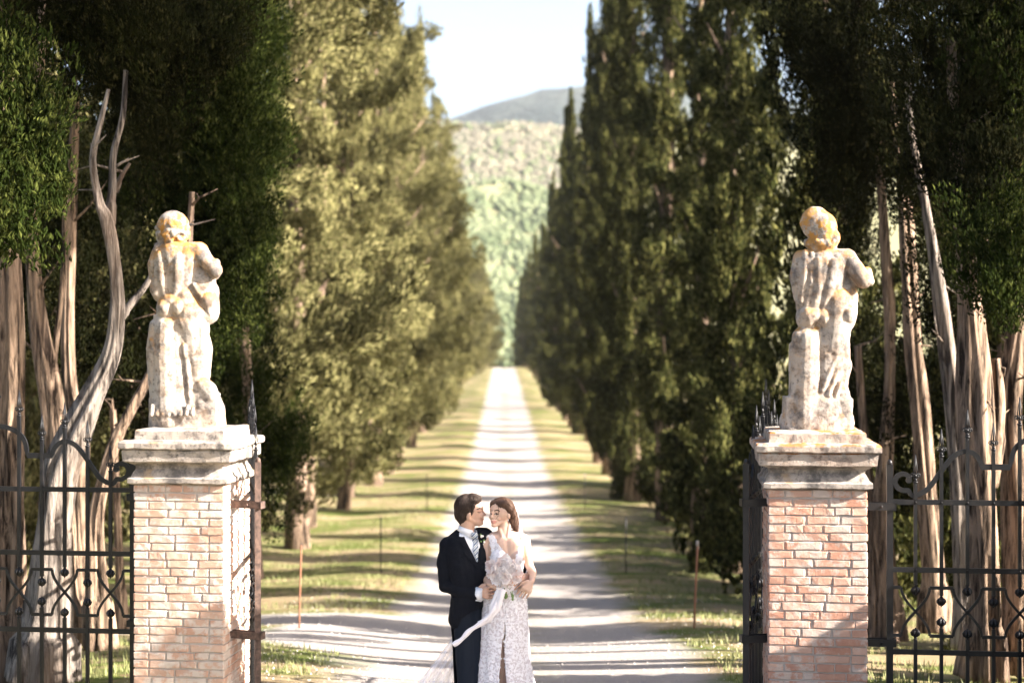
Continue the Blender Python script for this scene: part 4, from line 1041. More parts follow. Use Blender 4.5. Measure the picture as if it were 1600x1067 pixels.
# ---- man
mb = MB()
PP(mb, [('e', (731, 795, 0), (19.5, 16.5, 22.5)), ('c', [(741, 796, 0), (744, 812, 0)], [14.5, 9.5]),           # skull, face
    ('c', [(747.5, 786.5, 0), (748.5, 795, 0)], [6.0, 5.5]), ('e', (752.3, 796.2, 0), (3.0, 9, 2.2)),                 # brow
    ('c', [(753.0, 797.5, 0), (757.6, 803.2, 0)], [1.5, 2.2]), ('e', (755.6, 804.4, 0), (2.6, 3.6, 1.8)),             # nose
    ('e', (752, 804, -6), (4, 4, 5)), ('e', (752, 804, 6), (4, 4, 5)),
    ('e', (753.6, 809.4, 0), (2.8, 4.6, 1.5)), ('e', (753.2, 812.6, 0), (2.5, 4.0, 1.5)), ('c', [(752, 806, 0), (751.3, 813.5, 0)], [3.6, 3.4]),   # lips
    ('e', (751.2, 817.0, 0), (4.2, 5.2, 3.6)), ('c', [(748.5, 817.5, -1), (733, 808.5, -10)], [4.6, 4.6]), ('c', [(748.5, 817.5, 1), (733, 808.5, 10)], [4.6, 4.6]),  # chin and jaw
    ('c', [(744, 811, 0), (737, 806, 0)], [8.5, 12]),
    ('e', (732.5, 804.0, -15.5), (3.4, 2.2, 6.2), (0, .15, -.35)), ('e', (733.5, 803.5, 15.5), (3.4, 2.2, 6.2)), ('e', (733.2, 808.5, -14.8), (2.2, 2, 2.4)),
    ('c', [(731, 812, 0), (729, 832, 1), (727, 846, 2)], [12.2, 11.5, 14]),                                              # neck
    ('c', [(706, 848, 2), (752, 846, 4)], [11, 11]), ('c', [(722, 852, 2), (726, 890, 0), (728, 930, 0)], [19, 18, 16]), ('c', [(738, 856, 2), (740, 890, 0), (736, 930, 0)], [16, 15, 13]),
    ('c', [(700, 856, 0), (696, 915, 0), (744, 922.5, -18)], [10, 9, 6.6]), ('c', [(756, 838, 6), (798, 896, 34), (831, 894, 16), (826, 899, -2)], [9.5, 8.5, 6.8, 5.6]),
    ('c', [(724, 940, 0), (728, 1050, -2), (731, 1146, 4)], [13, 9, 7]), ('c', [(737, 940, 3), (739, 1050, 4), (744, 1146, 8)], [12, 8, 7]),
    ('c', [(727, 1146, 4), (728, 1158, -16)], [7, 6]), ('c', [(744, 1146, 8), (748, 1158, -12)], [7, 6])])
for P_, r_ in hand_prims(Q(745, 922.5, -18), Vector((1, -.30, .06)), Vector((0, -.25, 1)), Vector((0, -1, 0)), .172, .38): mb.chain(P_, r_, 10)
for P_, r_ in hand_prims(Q(826, 899, -2), Vector((-.50, -.62, -.62)), Vector((-.4, -.2, .9)), Vector((.3, -1, .2)), .165, .35): mb.chain(P_, r_, 10)
body_m = fuse(mb, .0048, 2, .4)
root_m = link('person', body_m, M_SKIN_M)
tag(root_m, 'man in black tailcoat and striped tie with his arms around the bride', 'person')
# shirt, coat
mb = MB(); PP(mb, [('c', [(722, 854, 2), (726, 890, 0), (729, 930, 0)], [24, 24, 22]), ('c', [(738, 858, 2), (741, 890, 0), (738, 930, 0)], [20.5, 20, 19]), ('c', [(712, 850, 2), (752, 848, 4)], [12, 12]),
    ('c', [(729, 836, 1), (727, 850, 2)], [13.2, 17])])
shirt = fuse(mb, .006, 4); link('shirt', shirt, M_SHIRT, root_m)
mb = MB(); 
for a in range(26):
    an = 2 * math.pi * a / 26
    # stand collar ring round the neck
collar = MB(); pts = []
def ringpts(cx, cy, co, rx, ry, tilt, n=28, a0=0, a1=2 * math.pi):
    return [Q(cx + rx * math.cos(a0 + (a1 - a0) * k / n), cy + tilt * math.cos(a0 + (a1 - a0) * k / n), co + ry * math.sin(a0 + (a1 - a0) * k / n)) for k in range(n + 1)]
top_ = ringpts(731.0, 824.5, 1, 13.6, 13.0, 4.2, a0=-.35, a1=5.3); bot_ = ringpts(730.5, 833, 1, 15.8, 15.0, 5.2, a0=-.35, a1=5.3)
v = top_ + bot_; n_ = len(top_); collar.add(v, [(i, i + 1, n_ + i + 1, n_ + i) for i in range(n_ - 1)])
me = collar.mesh('c', True); bm = bmesh.new(); bm.from_mesh(me); bmesh.ops.solidify(bm, geom=bm.faces[:], thickness=.003); bm.to_mesh(me); bm.free(); link('shirt_collar', me, M_SHIRT, root_m)
mb = MB(); PP(mb, [('c', [(707, 851, 2), (729, 846, 3), (758, 838, 6)], [14.5, 15.5, 13.5]), ('c', [(720, 858, 2), (725, 890, 0), (728, 926, 0)], [27, 27, 24]), ('c', [(739, 862, 2), (742, 892, 0), (738, 926, 0)], [22, 22, 20]),
    ('c', [(717, 836, 4), (706, 848, 3)], [9, 12]), ('c', [(742, 832, 8), (758, 834, 7)], [7, 10]), ('c', [(724, 836, 12), (738, 836, 12)], [8, 8]),
    ('c', [(701, 853, 1), (696, 884, 0), (697, 914, -2)], [15, 13.2, 11.4]), ('c', [(698, 913, -2), (720, 920, -14), (744, 922, -19)], [12.5, 12, 10.2]),
    ('c', [(758, 838, 6), (775, 868, 26), (797, 896, 33)], [12.5, 11, 10]), ('c', [(797, 896, 33), (828, 894, 20)], [10, 9]),
    ('c', [(728, 926, 0), (727, 948, 1), (724, 965, 3)], [23.5, 24, 24]), ('c', [(738, 926, 0), (735, 950, 2)], [19, 20])])
coat0 = fuse(mb, .0055, 3, .5, lambda p_: .0075 * noise.noise(Vector((p_.x * 10 + p_.z * 9, p_.y * 9, p_.z * 11 - p_.x * 8))) + .003 * noise.noise(p_ * 26))
VEE = [(717, 818), (722, 812), (746, 816), (746, 831), (748.5, 850), (747, 876), (743, 869), (733, 850), (722, 828)]
TAILV = [(700, 985), (713, 985), (722, 962), (738, 952), (756, 948), (790, 900), (790, 1100), (700, 1100)]
coat = cut(coat0, lambda a, b, o_, n: not (inpoly(a, b, VEE) and o_ < 10) and not (b > 945 and inpoly(a, b, TAILV) and o_ < 60) and not (b < 826 and abs(a - 730) < 13), .004)
link('tailcoat', coat, M_COAT, root_m)
# coat skirt and tails hanging behind from the waist
def sheet(rows, thick=.004, close=False):
    n = len(rows[0]); v = [p for r_ in rows for p in r_]; me = bpy.data.meshes.new('s')
    me.from_pydata([tuple(p) for p in v], [], [(i * n + k, i * n + (k + 1) % n, (i + 1) * n + (k + 1) % n, (i + 1) * n + k) for i in range(len(rows) - 1) for k in range(n if close else n - 1)])
    bm = bmesh.new(); bm.from_mesh(me); bmesh.ops.recalc_face_normals(bm, faces=bm.faces[:])
    if thick: bmesh.ops.solidify(bm, geom=bm.faces[:], thickness=thick)
    bm.to_mesh(me); bm.free(); me.polygons.foreach_set('use_smooth', np.ones(len(me.polygons), bool)); me.update(); return me
rows = []
for j in range(26):
    q = j / 25; row = 930 + q * 172
    cx = 729 + 3 * q; rx = 25.5 - 4 * q; ry = 24 - 4 * q
    # the front edge sweeps back: from the middle of the front at the waist to the side and behind
    a0 = -math.pi / 2 - .15 - .0 ; 
    e = -1.25 - 2.15 * min(1, q * 2.6) ** .7      # angle of the viewer-side edge (front = -pi/2, left = -pi)
    f = -.9 + 1.9 * min(1, q * 2.2) ** .8         # far-side edge, running round the right and the back
    st = e; en = -2 * math.pi + f if False else f - 2 * math.pi
    rows.append([Q(cx + (rx + 1.0 * math.sin(k * .9 + q * 3)) * math.cos(st + (en - st) * k / 40), row, 1 + (ry + 1.2 * math.sin(k * 1.1)) * math.sin(st + (en - st) * k / 40)) for k in range(41)])
link('coat_tails', sheet(rows), M_COAT, root_m)
# trousers
mb = MB(); PP(mb, [('c', [(722, 936, 0), (724, 958, 0), (727, 1010, -3), (728, 1060, -3), (731, 1150, 4)], [16, 17.5, 16, 14, 12.5]), ('c', [(737, 936, 2), (738, 958, 2), (741, 1010, 4), (740, 1060, 4), (744, 1150, 8)], [13.5, 15.5, 15, 13, 12]),
    ('c', [(727, 1030, -14), (735, 1040, -14)], [4, 3]), ('c', [(722, 1052, -12), (736, 1062, -12)], [3.5, 3])])
trou = fuse(mb, .006, 4, .5, lambda p_: .004 * noise.noise(Vector((p_.x * 7, p_.y * 7, p_.z * 10 - p_.x * 9))))
link('trousers', trou, M_TROU, root_m)
for (a, b) in (((728, 1160, -2), (729, 1163, -24)), ((746, 1160, 4), (750, 1163, -18))):
    mb = MB(); PP(mb, [('c', [a, b], [7, 6]), ('e', (a[0], 1165, a[2] - 6), (8, 18, 3))]); link('shoe', fuse(mb, .006, 3), M_SHOE, root_m)
# cuffs
def cuff(a, b, r_, name='cuff'):
    mb = MB(); a = Q(*a); b = Q(*b); mb.tube([a, b], [r_ * KP, r_ * KP * .96], 20); return link(name, mb.mesh('c', True), M_SHIRT, root_m)
cuff((744, 922, -19), (754.5, 923.6, -23), 9.4); cuff((830.0, 894.5, 14), (827.5, 898, 2), 7.4)
# lapels, tie
bv_c = bvh_of(coat0); bv_s = bvh_of(shirt)
link('lapel', patch(bv_c, [(716, 819), (723, 829), (734, 851), (744, 870), (747.5, 880), (744, 884), (731, 869), (723, 857), (728, 853), (722, 850), (713, 833)], .004, .004, .8), M_COAT, root_m)
link('lapel', patch(bv_c, [(746, 829), (749.5, 850), (748, 880), (753, 868), (757, 850), (754, 832), (750, 826)], .004, .004, .8), M_COAT, root_m)
link('tie', patch(bv_s, [(736, 837), (746, 835), (748, 850), (748, 876), (745, 874), (738, 856), (740, 848)], .004, .005, .7), M_TIE, root_m)
mb = MB(); PP(mb, [('e', (741.5, 833.5, -15.5), (5.6, 3.4, 4.6), (0, .25, 0)), ('e', (744, 836, -15), (3.6, 3.2, 4), (0, .25, 0))]); link('tie_knot', fuse(mb, .004, 3), M_TIE, root_m)
link('collar_wing', patch(bv_s, [(719, 820), (727, 823), (737, 832), (736, 839), (726, 833)], .010, .003, .8), M_SHIRT, root_m)
# hair of the man: shell plus locks
rr = random.Random(4)
def hair_shell(prims, vox=.004): mb = MB(); PP(mb, prims); return fuse(mb, vox, 3, .5, lambda p_: .0022 * noise.noise(Vector((p_.x * 60, p_.y * 60, p_.z * 18))))
HM = hair_shell([('e', (728.5, 792.5, 0), (18.8, 18.2, 21.5)), ('e', (738, 781, 0), (13.5, 15.5, 9.8)), ('e', (722.5, 803, 0), (12, 16.8, 15.5)), ('c', [(740, 776.5, -5), (749, 777.5, -3), (750.5, 782, -3)], [6, 4.2, 2.2]), ('c', [(738, 777, 5), (747, 778, 5)], [6, 4]),
    ('c', [(729.5, 793, -13.5), (731, 797, -14.2)], [5.5, 2.6]), ('c', [(738.5, 789, -12.5), (737.5, 797, -13.8), (736.8, 802, -14)], [4.5, 2.4, 1.2]), ('c', [(720, 808, -6), (721, 816, -3)], [8, 4]), ('c', [(722, 812, 4), (723, 818, 3)], [8, 4])])
hm = link('hair', HM, M_HAIR_M, root_m)
def locks(bv, spots, r_, name, mat, parent, seed):
    """fine strands combed over the shell, as one mass"""
    rr = random.Random(seed); mb = MB()
    for (p0, p1, sag) in spots:
        P_ = []
        for k in range(6):
            q = k / 5; a = [p0[i] + (p1[i] - p0[i]) * q for i in range(3)]; c = Q(*a)
            h = bv.find_nearest(c)
            p_ = h[0] + h[1] * (.0015 + sag * math.sin(q * math.pi)) if h[0] is not None else c
            P_.append(p_)
        mb.tube(P_, [r_ * .4, r_, r_, r_ * .9, r_ * .6, r_ * .2], 5)
    return tag(mb.build(name, mat, parent, True), kind='stuff')
sp = []
for k in range(150):
    a = rr.uniform(-19, 19); x = rr.uniform(712, 746); y_ = rr.uniform(774, 800); f_ = rr.uniform(.6, 1)
    sp.append(((x, y_, a), (x - 10 * f_, y_ + 15 * f_, a * 1.02), .001))
for k in range(26): x = rr.uniform(736, 745); sp.append(((x - 6, 774 + rr.random() * 4, rr.uniform(-13, 10)), (x + 7, 777 + rr.random() * 7, rr.uniform(-10, 6)), .002))
locks(bvh_of(HM), sp, .0022, 'hair_strands', M_HAIR_M, root_m, 1)
# face details of the man
def bit(name, P_, r_, mat, parent, bv=None):
    pts = []
    for q in P_:
        p0 = Q(q[0], q[1], -60)
        h = bv.ray_cast(p0, Vector((0, 1, 0))) if bv else (None,)
        pts.append(h[0] if h[0] is not None else Q(*q))
    mb = MB(); mb.chain(pts, [q * KP for q in r_], 8); return link(name, mb.mesh('b', True), mat, parent)
BM = bvh_of(body_m); BW = bvh_of(body_w_) if False else None
bit('eyebrow', [(745.5, 793.8, -11.5), (749.5, 792.6, -9.6), (753.0, 794.0, -6.4)], [.7, 1.0, .7], M_DARK, root_m, BM)
bit('eyelash', [(746.4, 798.2, 0), (749.0, 799.2, 0), (751.3, 799.2, 0)], [.35, .75, .5], M_DARK, root_m, BM)
bit('eyelid', [(746.4, 797.2, 0), (749.0, 796.7, 0), (751.0, 797.2, 0)], [.2, .3, .2], M_LIP, root_m, BM)
bit('lips', [(751.2, 811.1, -5.2), (755.2, 811.0, -2.2), (755.9, 811.0, 0)], [.6, .75, .7], M_LIP, root_m, BM)
# boutonniere
M_PETAL = plain('petal_white', (.78, .74, .72), .7, Subsurface_Weight=.1, Subsurface_Radius=(1, .8, .7), Subsurface_Scale=.01); M_LEAFY = plain('leaf_green', (.12, .20, .05), .6)
rr = random.Random(2); br = empty('boutonniere', Q(753, 838, -16)); inv = -Q(753, 838, -16)
for k in range(7):
    mb = MB(); c = Q(753 + rr.uniform(-4.5, 4.5), 838 + rr.uniform(-7, 7), -15 + rr.uniform(-2, 2)) + inv
    mb.ell(c, (.008, .006, .0085), Euler_(rr.random(), rr.random() * 3, rr.random()), 8, 6); mb.build('bud' if k < 4 else 'leaf', M_PETAL if k < 4 else M_LEAFY, br, True)
tag(br, "small white and green buttonhole on the man's far lapel", 'boutonniere')

# ---- woman
mb = MB()
PP(mb, [('e', (785, 797, 0), (17.5, 18.5, 19)), ('c', [(776, 795, -7), (774.5, 806, -8)], [11.2, 8.2]), ('e', (776, 789.5, -8), (10, 9.5, 9)),
    ('e', (769.2, 797.3, -15.0), (3.6, 3.0, 1.5)), ('e', (776.5, 797.0, -15.2), (4.2, 3.0, 1.5)),                       # brows
    ('c', [(770.6, 798.0, -15.0), (767.2, 805.0, -19.2)], [1.5, 1.9]), ('e', (768.8, 806.2, -17.6), (3.1, 2.6, 1.7)),   # nose
    ('e', (778.5, 806.5, -11.6), (5.4, 5.0, 5.0)), ('e', (767.6, 806.0, -10.5), (3.4, 4.6, 4.8)),                         # cheeks
    ('e', (770.4, 811.9, -16.2), (4.0, 2.5, 1.35)), ('e', (770.8, 814.4, -15.4), (3.4, 2.5, 1.5)), ('e', (772, 812, -12.5), (5.6, 4.6, 5)),   # lips
    ('e', (771.8, 818.6, -13.2), (4.2, 4.0, 3.2)), ('c', [(773, 818, -12), (790.5, 810, -5)], [4.0, 4.8]), ('c', [(771.5, 818, -11), (776, 810, 6)], [3.8, 4.6]), ('c', [(775, 811, -6), (783, 806, -2)], [7.5, 10]),
    ('e', (795.0, 803.6, -14.5), (2.6, 2.6, 5.4), (0, -.1, .5)), ('e', (794, 803, -10), (3, 5, 4.2)), ('e', (793.6, 808, -6.2), (1.6, 1.6, 1.8)),
    ('c', [(786, 808, 0), (787, 822, 1), (789, 838, 2)], [10, 9.4, 11.5]), ('c', [(781, 826, -6), (786, 842, -9)], [3.4, 3]), ('c', [(796, 818, -4), (793, 842, -9)], [3.2, 3]),
    ('c', [(775, 845, -8), (785, 846.5, -11)], [2.7, 2.3]), ('c', [(806, 844, -8), (793, 846.5, -11)], [2.7, 2.3]),     # collar bones
    ('c', [(764, 842, 1), (792, 838, 2), (818, 843, 1)], [9.4, 12, 9.4]), ('c', [(785, 852, 0), (790, 876, 0), (794, 902, 0)], [18, 19, 17.5]), ('c', [(800, 852, 0), (800, 876, 0), (797, 902, 0)], [18, 18.5, 17.5]), ('c', [(774, 852, 0), (778, 880, 0)], [14, 14]),
    ('e', (780, 868, -14), (12.5, 10, 11.5)), ('e', (808, 868, -13), (11.5, 10, 11.5)),
    ('c', [(786, 904, 0), (778, 935, 2), (780, 960, 2)], [16.5, 16, 16]), ('c', [(800, 904, 0), (800, 935, 2), (799, 960, 2)], [16, 16, 16]), ('e', (789, 938, 6), (27, 16, 24)),
    ('c', [(760, 845, 1), (757, 874, -1), (756.5, 900, -4)], [8.8, 8.2, 7]), ('c', [(757, 900, -4), (766, 908, -20), (777, 911, -31)], [7.2, 6.2, 4.8]),
    ('c', [(820.5, 845, 1), (823.5, 866, 0), (826.5, 882, 2)], [8.4, 7.8, 6.8]), ('c', [(826.5, 882, 2), (832.5, 894, -10), (830.5, 904, -20)], [6.8, 5.8, 4.6]),
    ('c', [(780, 955, 2), (785, 1040, -4), (786, 1148, 4)], [19, 11, 6.5]), ('c', [(800, 955, 2), (801, 1040, 2), (800, 1148, 6)], [19, 11, 6.5]), ('c', [(786, 1150, 4), (787, 1160, -14)], [5, 4.5]), ('c', [(800, 1150, 6), (801, 1160, -12)], [5, 4.5])])
for P_, r_ in hand_prims(Q(830, 904, -21), Vector((-.50, -.16, -.80)), Vector((-.9, -.1, .3)), Vector((.25, -1, .1)), .150, .30): mb.chain(P_, r_, 10)
for P_, r_ in hand_prims(Q(777, 911, -31), Vector((1, -.1, -.1)), Vector((0, -.4, 1)), Vector((-.1, -.6, .3)), .148, 1.05): mb.chain(P_, r_, 10)
body_w = fuse(mb, .0045, 2, .4)
root_w = link('person', body_w, M_SKIN_W)
tag(root_w, 'bride in a white lace V-neck dress holding a bouquet, face turned to the man', 'person')
# lace bodice cut from the surface of the body
FV = [(769, 826), (778, 846), (786, 856), (795, 864), (803, 875), (808, 858), (813, 845), (818, 826)]
ARML = [(740, 820), (760.5, 831), (765, 846), (767.5, 858), (766, 872), (763.5, 905), (740, 940)]
ARMR = [(850, 820), (822.5, 831), (819, 848), (817, 862), (817.5, 880), (822, 897), (822, 940), (850, 940)]
def in_bodice(a, b, o_, n):
    j1 = 1.1 * noise.noise(Vector((a * .35, b * .35, 1)))
    if b > 915: return False
    if b > 888 and (o_ < -19 or (a > 806 and o_ < -14.5)): return False
    if b < 834.5 + j1: return False
    if inpoly(a + j1, b, ARML) or inpoly(a + j1, b, ARMR): return False
    if o_ < 3:
        if inpoly(a + 1.2 * j1, b + j1, FV): return False
        if 777 < a < 813 and b < 846: return False
    else:
        if b < 862 and 772 < a < 812 and b < 850 + abs(a - 792) * -.2 + 6: return False
    if abs(o_) > 28 and b < 900: return False
    return True
def lace(name, dens):
    t = NT(name)
    vo = t.n('TexVoronoi'); vo.inputs['Scale'].default_value = 62; vo.feature = 'SMOOTH_F1'; dn = t.noise(14, 3, coord='Pos')
    mx = t.n('Mix'); mx.data_type = 'VECTOR'; mx.inputs[0].default_value = .12; t.l(t.pos(), mx.inputs[4]); nz = t.n('TexNoise'); nz.inputs['Scale'].default_value = 9; t.l(t.pos(), nz.inputs['Vector']); t.l(nz.outputs['Color'], mx.inputs[5]); t.l(mx.outputs[1], vo.inputs['Vector'])
    pat = t.math('ADD', vo.outputs['Distance'], t.math('MULTIPLY', t.math('SUBTRACT', t.noise(70, 4, .7, coord='Pos'), .5), 1.1))
    m_ = t.ramp(pat, [(dens - .07, 0.), (dens + .07, 1.)])
    net = t.mix(t.noise(120, 2, coord='Pos'), (.52, .46, .49), (.68, .64, .68))
    t.set(Base_Color=t.mix(m_, (.82, .80, .84), net), Roughness=.8, Sheen_Weight=.2).bump(t.math('MULTIPLY', m_, -1), .8, .004); return t.m
M_LACE_T = lace('bodice_lace', .62); M_LACE = lace('skirt_lace', .44)
bod = cut(body_w, in_bodice, .0035, .0045); link('bodice', bod, M_LACE_T, root_w)
# skirt: closed loft with a slit in front
RW = [(900, 795, 23.5, 19), (914, 794, 28, 21), (932, 789, 33.5, 25), (958, 788, 36.5, 27), (990, 788.5, 38, 28), (1017, 788, 39, 29), (1045, 788.5, 42, 31), (1067, 790, 45, 33), (1100, 791, 51, 40), (1135, 793, 60, 52), (1168, 796, 74, 72)]
rows = []; NA = 120
for j in range(61):
    q = j / 60; row = 900 + 268 * q
    cx = np.interp(row, [r_[0] for r_ in RW], [r_[1] for r_ in RW]); rx = np.interp(row, [r_[0] for r_ in RW], [r_[2] for r_ in RW]); ry = np.interp(row, [r_[0] for r_ in RW], [r_[3] for r_ in RW])
    gap = 0 if row < 968 else min(.19, .012 + (row - 968) * .0021)
    slit = -math.pi / 2 + .03 + (-.05 if row > 990 else 0)
    a0 = slit + gap * .35; a1 = slit + 2 * math.pi - gap
    rw_ = []
    for k in range(NA + 1):
        an = a0 + (a1 - a0) * k / NA
        fold = 1 + .035 * q * math.sin(an * 9 + 2 * math.sin(an * 2)) + .05 * q * q * math.sin(an * 14 + 1) + .02 * q * math.sin(an * 5 + q * 6)
        lift = .03 * max(0, 1 - min(k, NA - k) / 5) * (gap > 0)
        rw_.append(Q(cx + rx * fold * math.cos(an), row, 3 + ry * (fold + lift) * math.sin(an)))
    rows.append(rw_)
sk = sheet(rows, .003); link('skirt', sk, M_LACE, root_w)
# lace applique: small raised leaves over skirt and bodice, one mass of trim
def applique(meshes, n, seed, keep=None):
    rng = random.Random(seed); V = []; Fc = []
    for me, cnt in meshes:
        polys = [p_ for p_ in me.polygons if p_.area > 1e-7]; ws = np.cumsum([p_.area for p_ in polys])
        for k in range(cnt):
            p_ = polys[int(np.searchsorted(ws, rng.random() * ws[-1]))]; c = p_.center.copy(); nn = p_.normal.copy()
            if c.y > DP + .05: continue
            a = rng.random() * 6.28; u = nn.orthogonal().normalized(); w_ = nn.cross(u); m = rng.choice((3, 4, 5))
            for q in range(m):
                b = a + q * .7; d_ = u * math.cos(b) + w_ * math.sin(b); s_ = nn.cross(d_); L_ = rng.uniform(.009, .021)
                o_ = len(V); base = c + nn * .0016
                V += [base + d_ * .003, base + d_ * L_ * .5 + s_ * L_ * .16 + nn * .002, base + d_ * L_ + nn * .0022, base + d_ * L_ * .5 - s_ * L_ * .16 + nn * .002]
                Fc.append((o_, o_ + 1, o_ + 2, o_ + 3))
    me = bpy.data.meshes.new('a'); me.from_pydata([tuple(v) for v in V], [], Fc); return me
M_APP = plain('applique_thread', (.86, .84, .88), .75)
tag(link('lace_leaves', applique([(sk, 5200), (bod, 1100)], 0, 3), M_APP, root_w), kind='stuff')
# edge scallops along the V neck
# hair of the woman
HW = hair_shell([('e', (787, 795.5, 3), (17.5, 19.3, 18.6)), ('e', (783, 786, -2), (14.5, 17, 9.2)), ('c', [(776, 783.5, -12), (788, 785, -16), (796, 795, -13), (799, 803, -8)], [4.2, 5.0, 5.6, 5.2]), ('c', [(771, 784.5, -12), (766.8, 790.5, -10)], [4.0, 1.8]),
    ('c', [(796, 796, 6), (801, 806, 6), (804, 817, 6), (806, 827, 4)], [10, 7.6, 6.6, 4.2]), ('c', [(799, 806, -3), (802, 818, -1), (808, 828, 0)], [6, 5.4, 2.8]), ('c', [(772, 788, 4), (772, 800, 8)], [7, 6])])
link('hair', HW, M_HAIR_W, root_w); sp = []; rr = random.Random(9)
for k in range(90):
    x = rr.uniform(770, 790); y_ = 781 + rr.random() * 7; z_ = rr.uniform(-20, 8); sp.append(((x, y_, z_), (x + 16 * rr.uniform(.7, 1.1), y_ + 14, z_ * .6), .001))
for k in range(60):
    x = rr.uniform(793, 804); sp.append(((x, 796 + rr.random() * 8, rr.uniform(-12, 8)), (x + 5 + rr.random() * 5, 822 + rr.random() * 10, rr.uniform(-8, 6)), .003))
locks(bvh_of(HW), sp, .002, 'hair_strands', M_HAIR_W, root_w, 2)
mb = MB(); mb.tube([Q(*q) for q in [(776.5, 784, -18), (779.2, 790, -19), (779.6, 797, -18.5), (778.2, 804, -18.5), (774.0, 809.5, -19)]], [.0022, .002, .0018, .0015, .0008], 5); mb.build('stray_lock', M_HAIR_W, root_w, True)
BW = bvh_of(body_w)
for P_, r_ in ([(766.4, 796.6, 0), (769.6, 795.6, 0)], [.55, .8]), ([(772.8, 795.6, 0), (777, 794.2, 0), (781, 796.2, 0)], [.7, .95, .45]): bit('eyebrow', P_, r_, M_DARK, root_w, BW)
for P_, r_ in ([(766.6, 799.9, 0), (769.2, 800.4, 0)], [.6, .5]), ([(772.9, 801.0, 0), (775.6, 799.7, 0), (779.2, 801.2, 0)], [.5, .85, .45]): bit('eyelash', P_, r_, M_DARK, root_w, BW)
for c_ in ((767.6, 801.0), (776.0, 801.4)): bit('iris', [(c_[0], c_[1], 0), (c_[0] + .4, c_[1], 0)], [.85, .85], M_DARK, root_w, BW)
for c_ in ((778.2, 801.9), (774.0, 801.8)): bit('eye', [(c_[0], c_[1], 0), (c_[0] + .3, c_[1], 0)], [.75, .75], M_EYE, root_w, BW)
bit('lips', [(767.2, 812.6, 0), (770.2, 812.2, 0), (775.4, 811.9, 0)], [.8, 1.2, .6], M_LIP, root_w, BW); bit('lips', [(768.4, 814.6, 0), (771.2, 814.7, 0), (774.2, 813.6, 0)], [.7, 1.1, .6], M_LIP, root_w, BW)
mb = MB(); mb.ell(Q(794, 810.8, -14), (.004, .004, .006)); mb.build('earring', M_SHIRT, root_w, True)
mb = MB(); ring(mb, (0, 0, 0), .009, .0016); me = mb.mesh('ring', True); o = link('ring', me, plain('gold', (.8, .6, .3), .25, Metallic=1), root_w); o.location = Q(820, 921, -27); o.rotation_euler = (.5, .5, 0)
# veil
t = NT('veil_tulle'); t.set(Base_Color=(.82, .80, .84), Roughness=.9); tr = t.n('BsdfTransparent'); mx = t.n('MixShader')
f_ = t.ramp(t.noise(5, 3, coord='Generated', stretch=(9, 1, .6)), [(.3, .38), (.75, .85)]); t.l(f_, mx.inputs[0]); t.l(tr.outputs[0], mx.inputs[1]); t.l(t.bs.outputs[0], mx.inputs[2]); t.l(mx.outputs[0], t.out.inputs[0]); M_VEIL = t.m
rows = []
VW = [(784, 800, 7), (800, 802, 10), (850, 806, 24), (905, 790, 30), (960, 755, 36), (1000, 735, 44), (1040, 715, 58), (1067, 700, 68), (1110, 680, 88), (1166, 655, 115)]
for j in range(40):
    q = j / 39; row = 786 + q * 380; cx = np.interp(row, [v_[0] for v_ in VW], [v_[1] for v_ in VW]); hw = np.interp(row, [v_[0] for v_ in VW], [v_[2] for v_ in VW]) * .62
    dep = 18 + 22 * min(1, q * 3)
    rows.append([Q(cx - hw + 2 * hw * k / 36, row, dep + (2.5 + 5 * q) * math.sin(k * 1.1 + q) + 10 * ((k / 18 - 1) ** 2) * (-1 if q < .1 else 0)) for k in range(37)])
vl = link('veil', sheet(rows, 0), M_VEIL, root_w)

# ---- bouquet with ribbons
bc = Q(787, 890, -40); b_ = empty('bouquet', bc)
t = NT('peony'); cc = t.mix(t.ramp(t.noise(9, 2, coord='Pos'), [(.45, 0.), (.65, 1.)]), (.93, .90, .90), (.92, .80, .77)); t.set(Base_Color=cc, Roughness=.8); tr = t.n('BsdfTranslucent'); t.l(cc, tr.inputs[0]); mx = t.n('MixShader'); mx.inputs[0].default_value = .42; t.l(t.bs.outputs[0], mx.inputs[1]); t.l(tr.outputs[0], mx.inputs[2]); t.l(mx.outputs[0], t.out.inputs[0]); M_PEONY = t.m
def flower(c, r_, seed):
    rr = random.Random(seed); bm = bmesh.new()
    for q in range(20):
        ph = q * 2.4; th = .15 + 1.35 * (q / 20) ** .8; out = Vector((math.sin(th) * math.cos(ph), -math.cos(th), math.sin(th) * math.sin(ph)))
        side_ = out.cross(Vector((.1, 1, .3))).normalized(); up = out.cross(side_).normalized(); R_ = r_ * (.45 + .55 * q / 20)
        G_ = []
        for i in range(5):
            for j in range(4):
                u_ = (i / 4 - .5) * 2; v_ = j / 3; wv_ = .12 * math.sin(i * 2.6 + q) * v_
                p_ = out * R_ * (.55 + .45 * v_ + wv_) + side_ * u_ * R_ * .55 * (1 - .25 * v_ ** 2) + up * (v_ * R_ * .42 + rr.uniform(-.05, .05) * R_) - out * abs(u_) * R_ * .22
                G_.append(bm.verts.new(p_))
        for i in range(4):
            for j in range(3): bm.faces.new([G_[i * 4 + j], G_[(i + 1) * 4 + j], G_[(i + 1) * 4 + j + 1], G_[i * 4 + j + 1]])
    me = bpy.data.meshes.new('flower'); bm.to_mesh(me); bm.free(); me.polygons.foreach_set('use_smooth', np.ones(len(me.polygons), bool)); me.materials.append(M_PEONY); return me
FL = [flower(0, 1.0, k) for k in range(4)]; rr = random.Random(8)
FS = [(772, 881, 15, 0), (789, 872, 15, 2), (803, 883, 14, 0), (776, 897, 12, 4), (792, 893, 14, 8), (768, 892, 9, -2), (806, 898, 10, 0), (782, 907, 9, 5), (796, 909, 10, 4), (781, 875, 10, 5), (799, 873, 9, -1), (786, 884, 10, 10), (765, 877, 8, -6), (811, 890, 8, -4)]
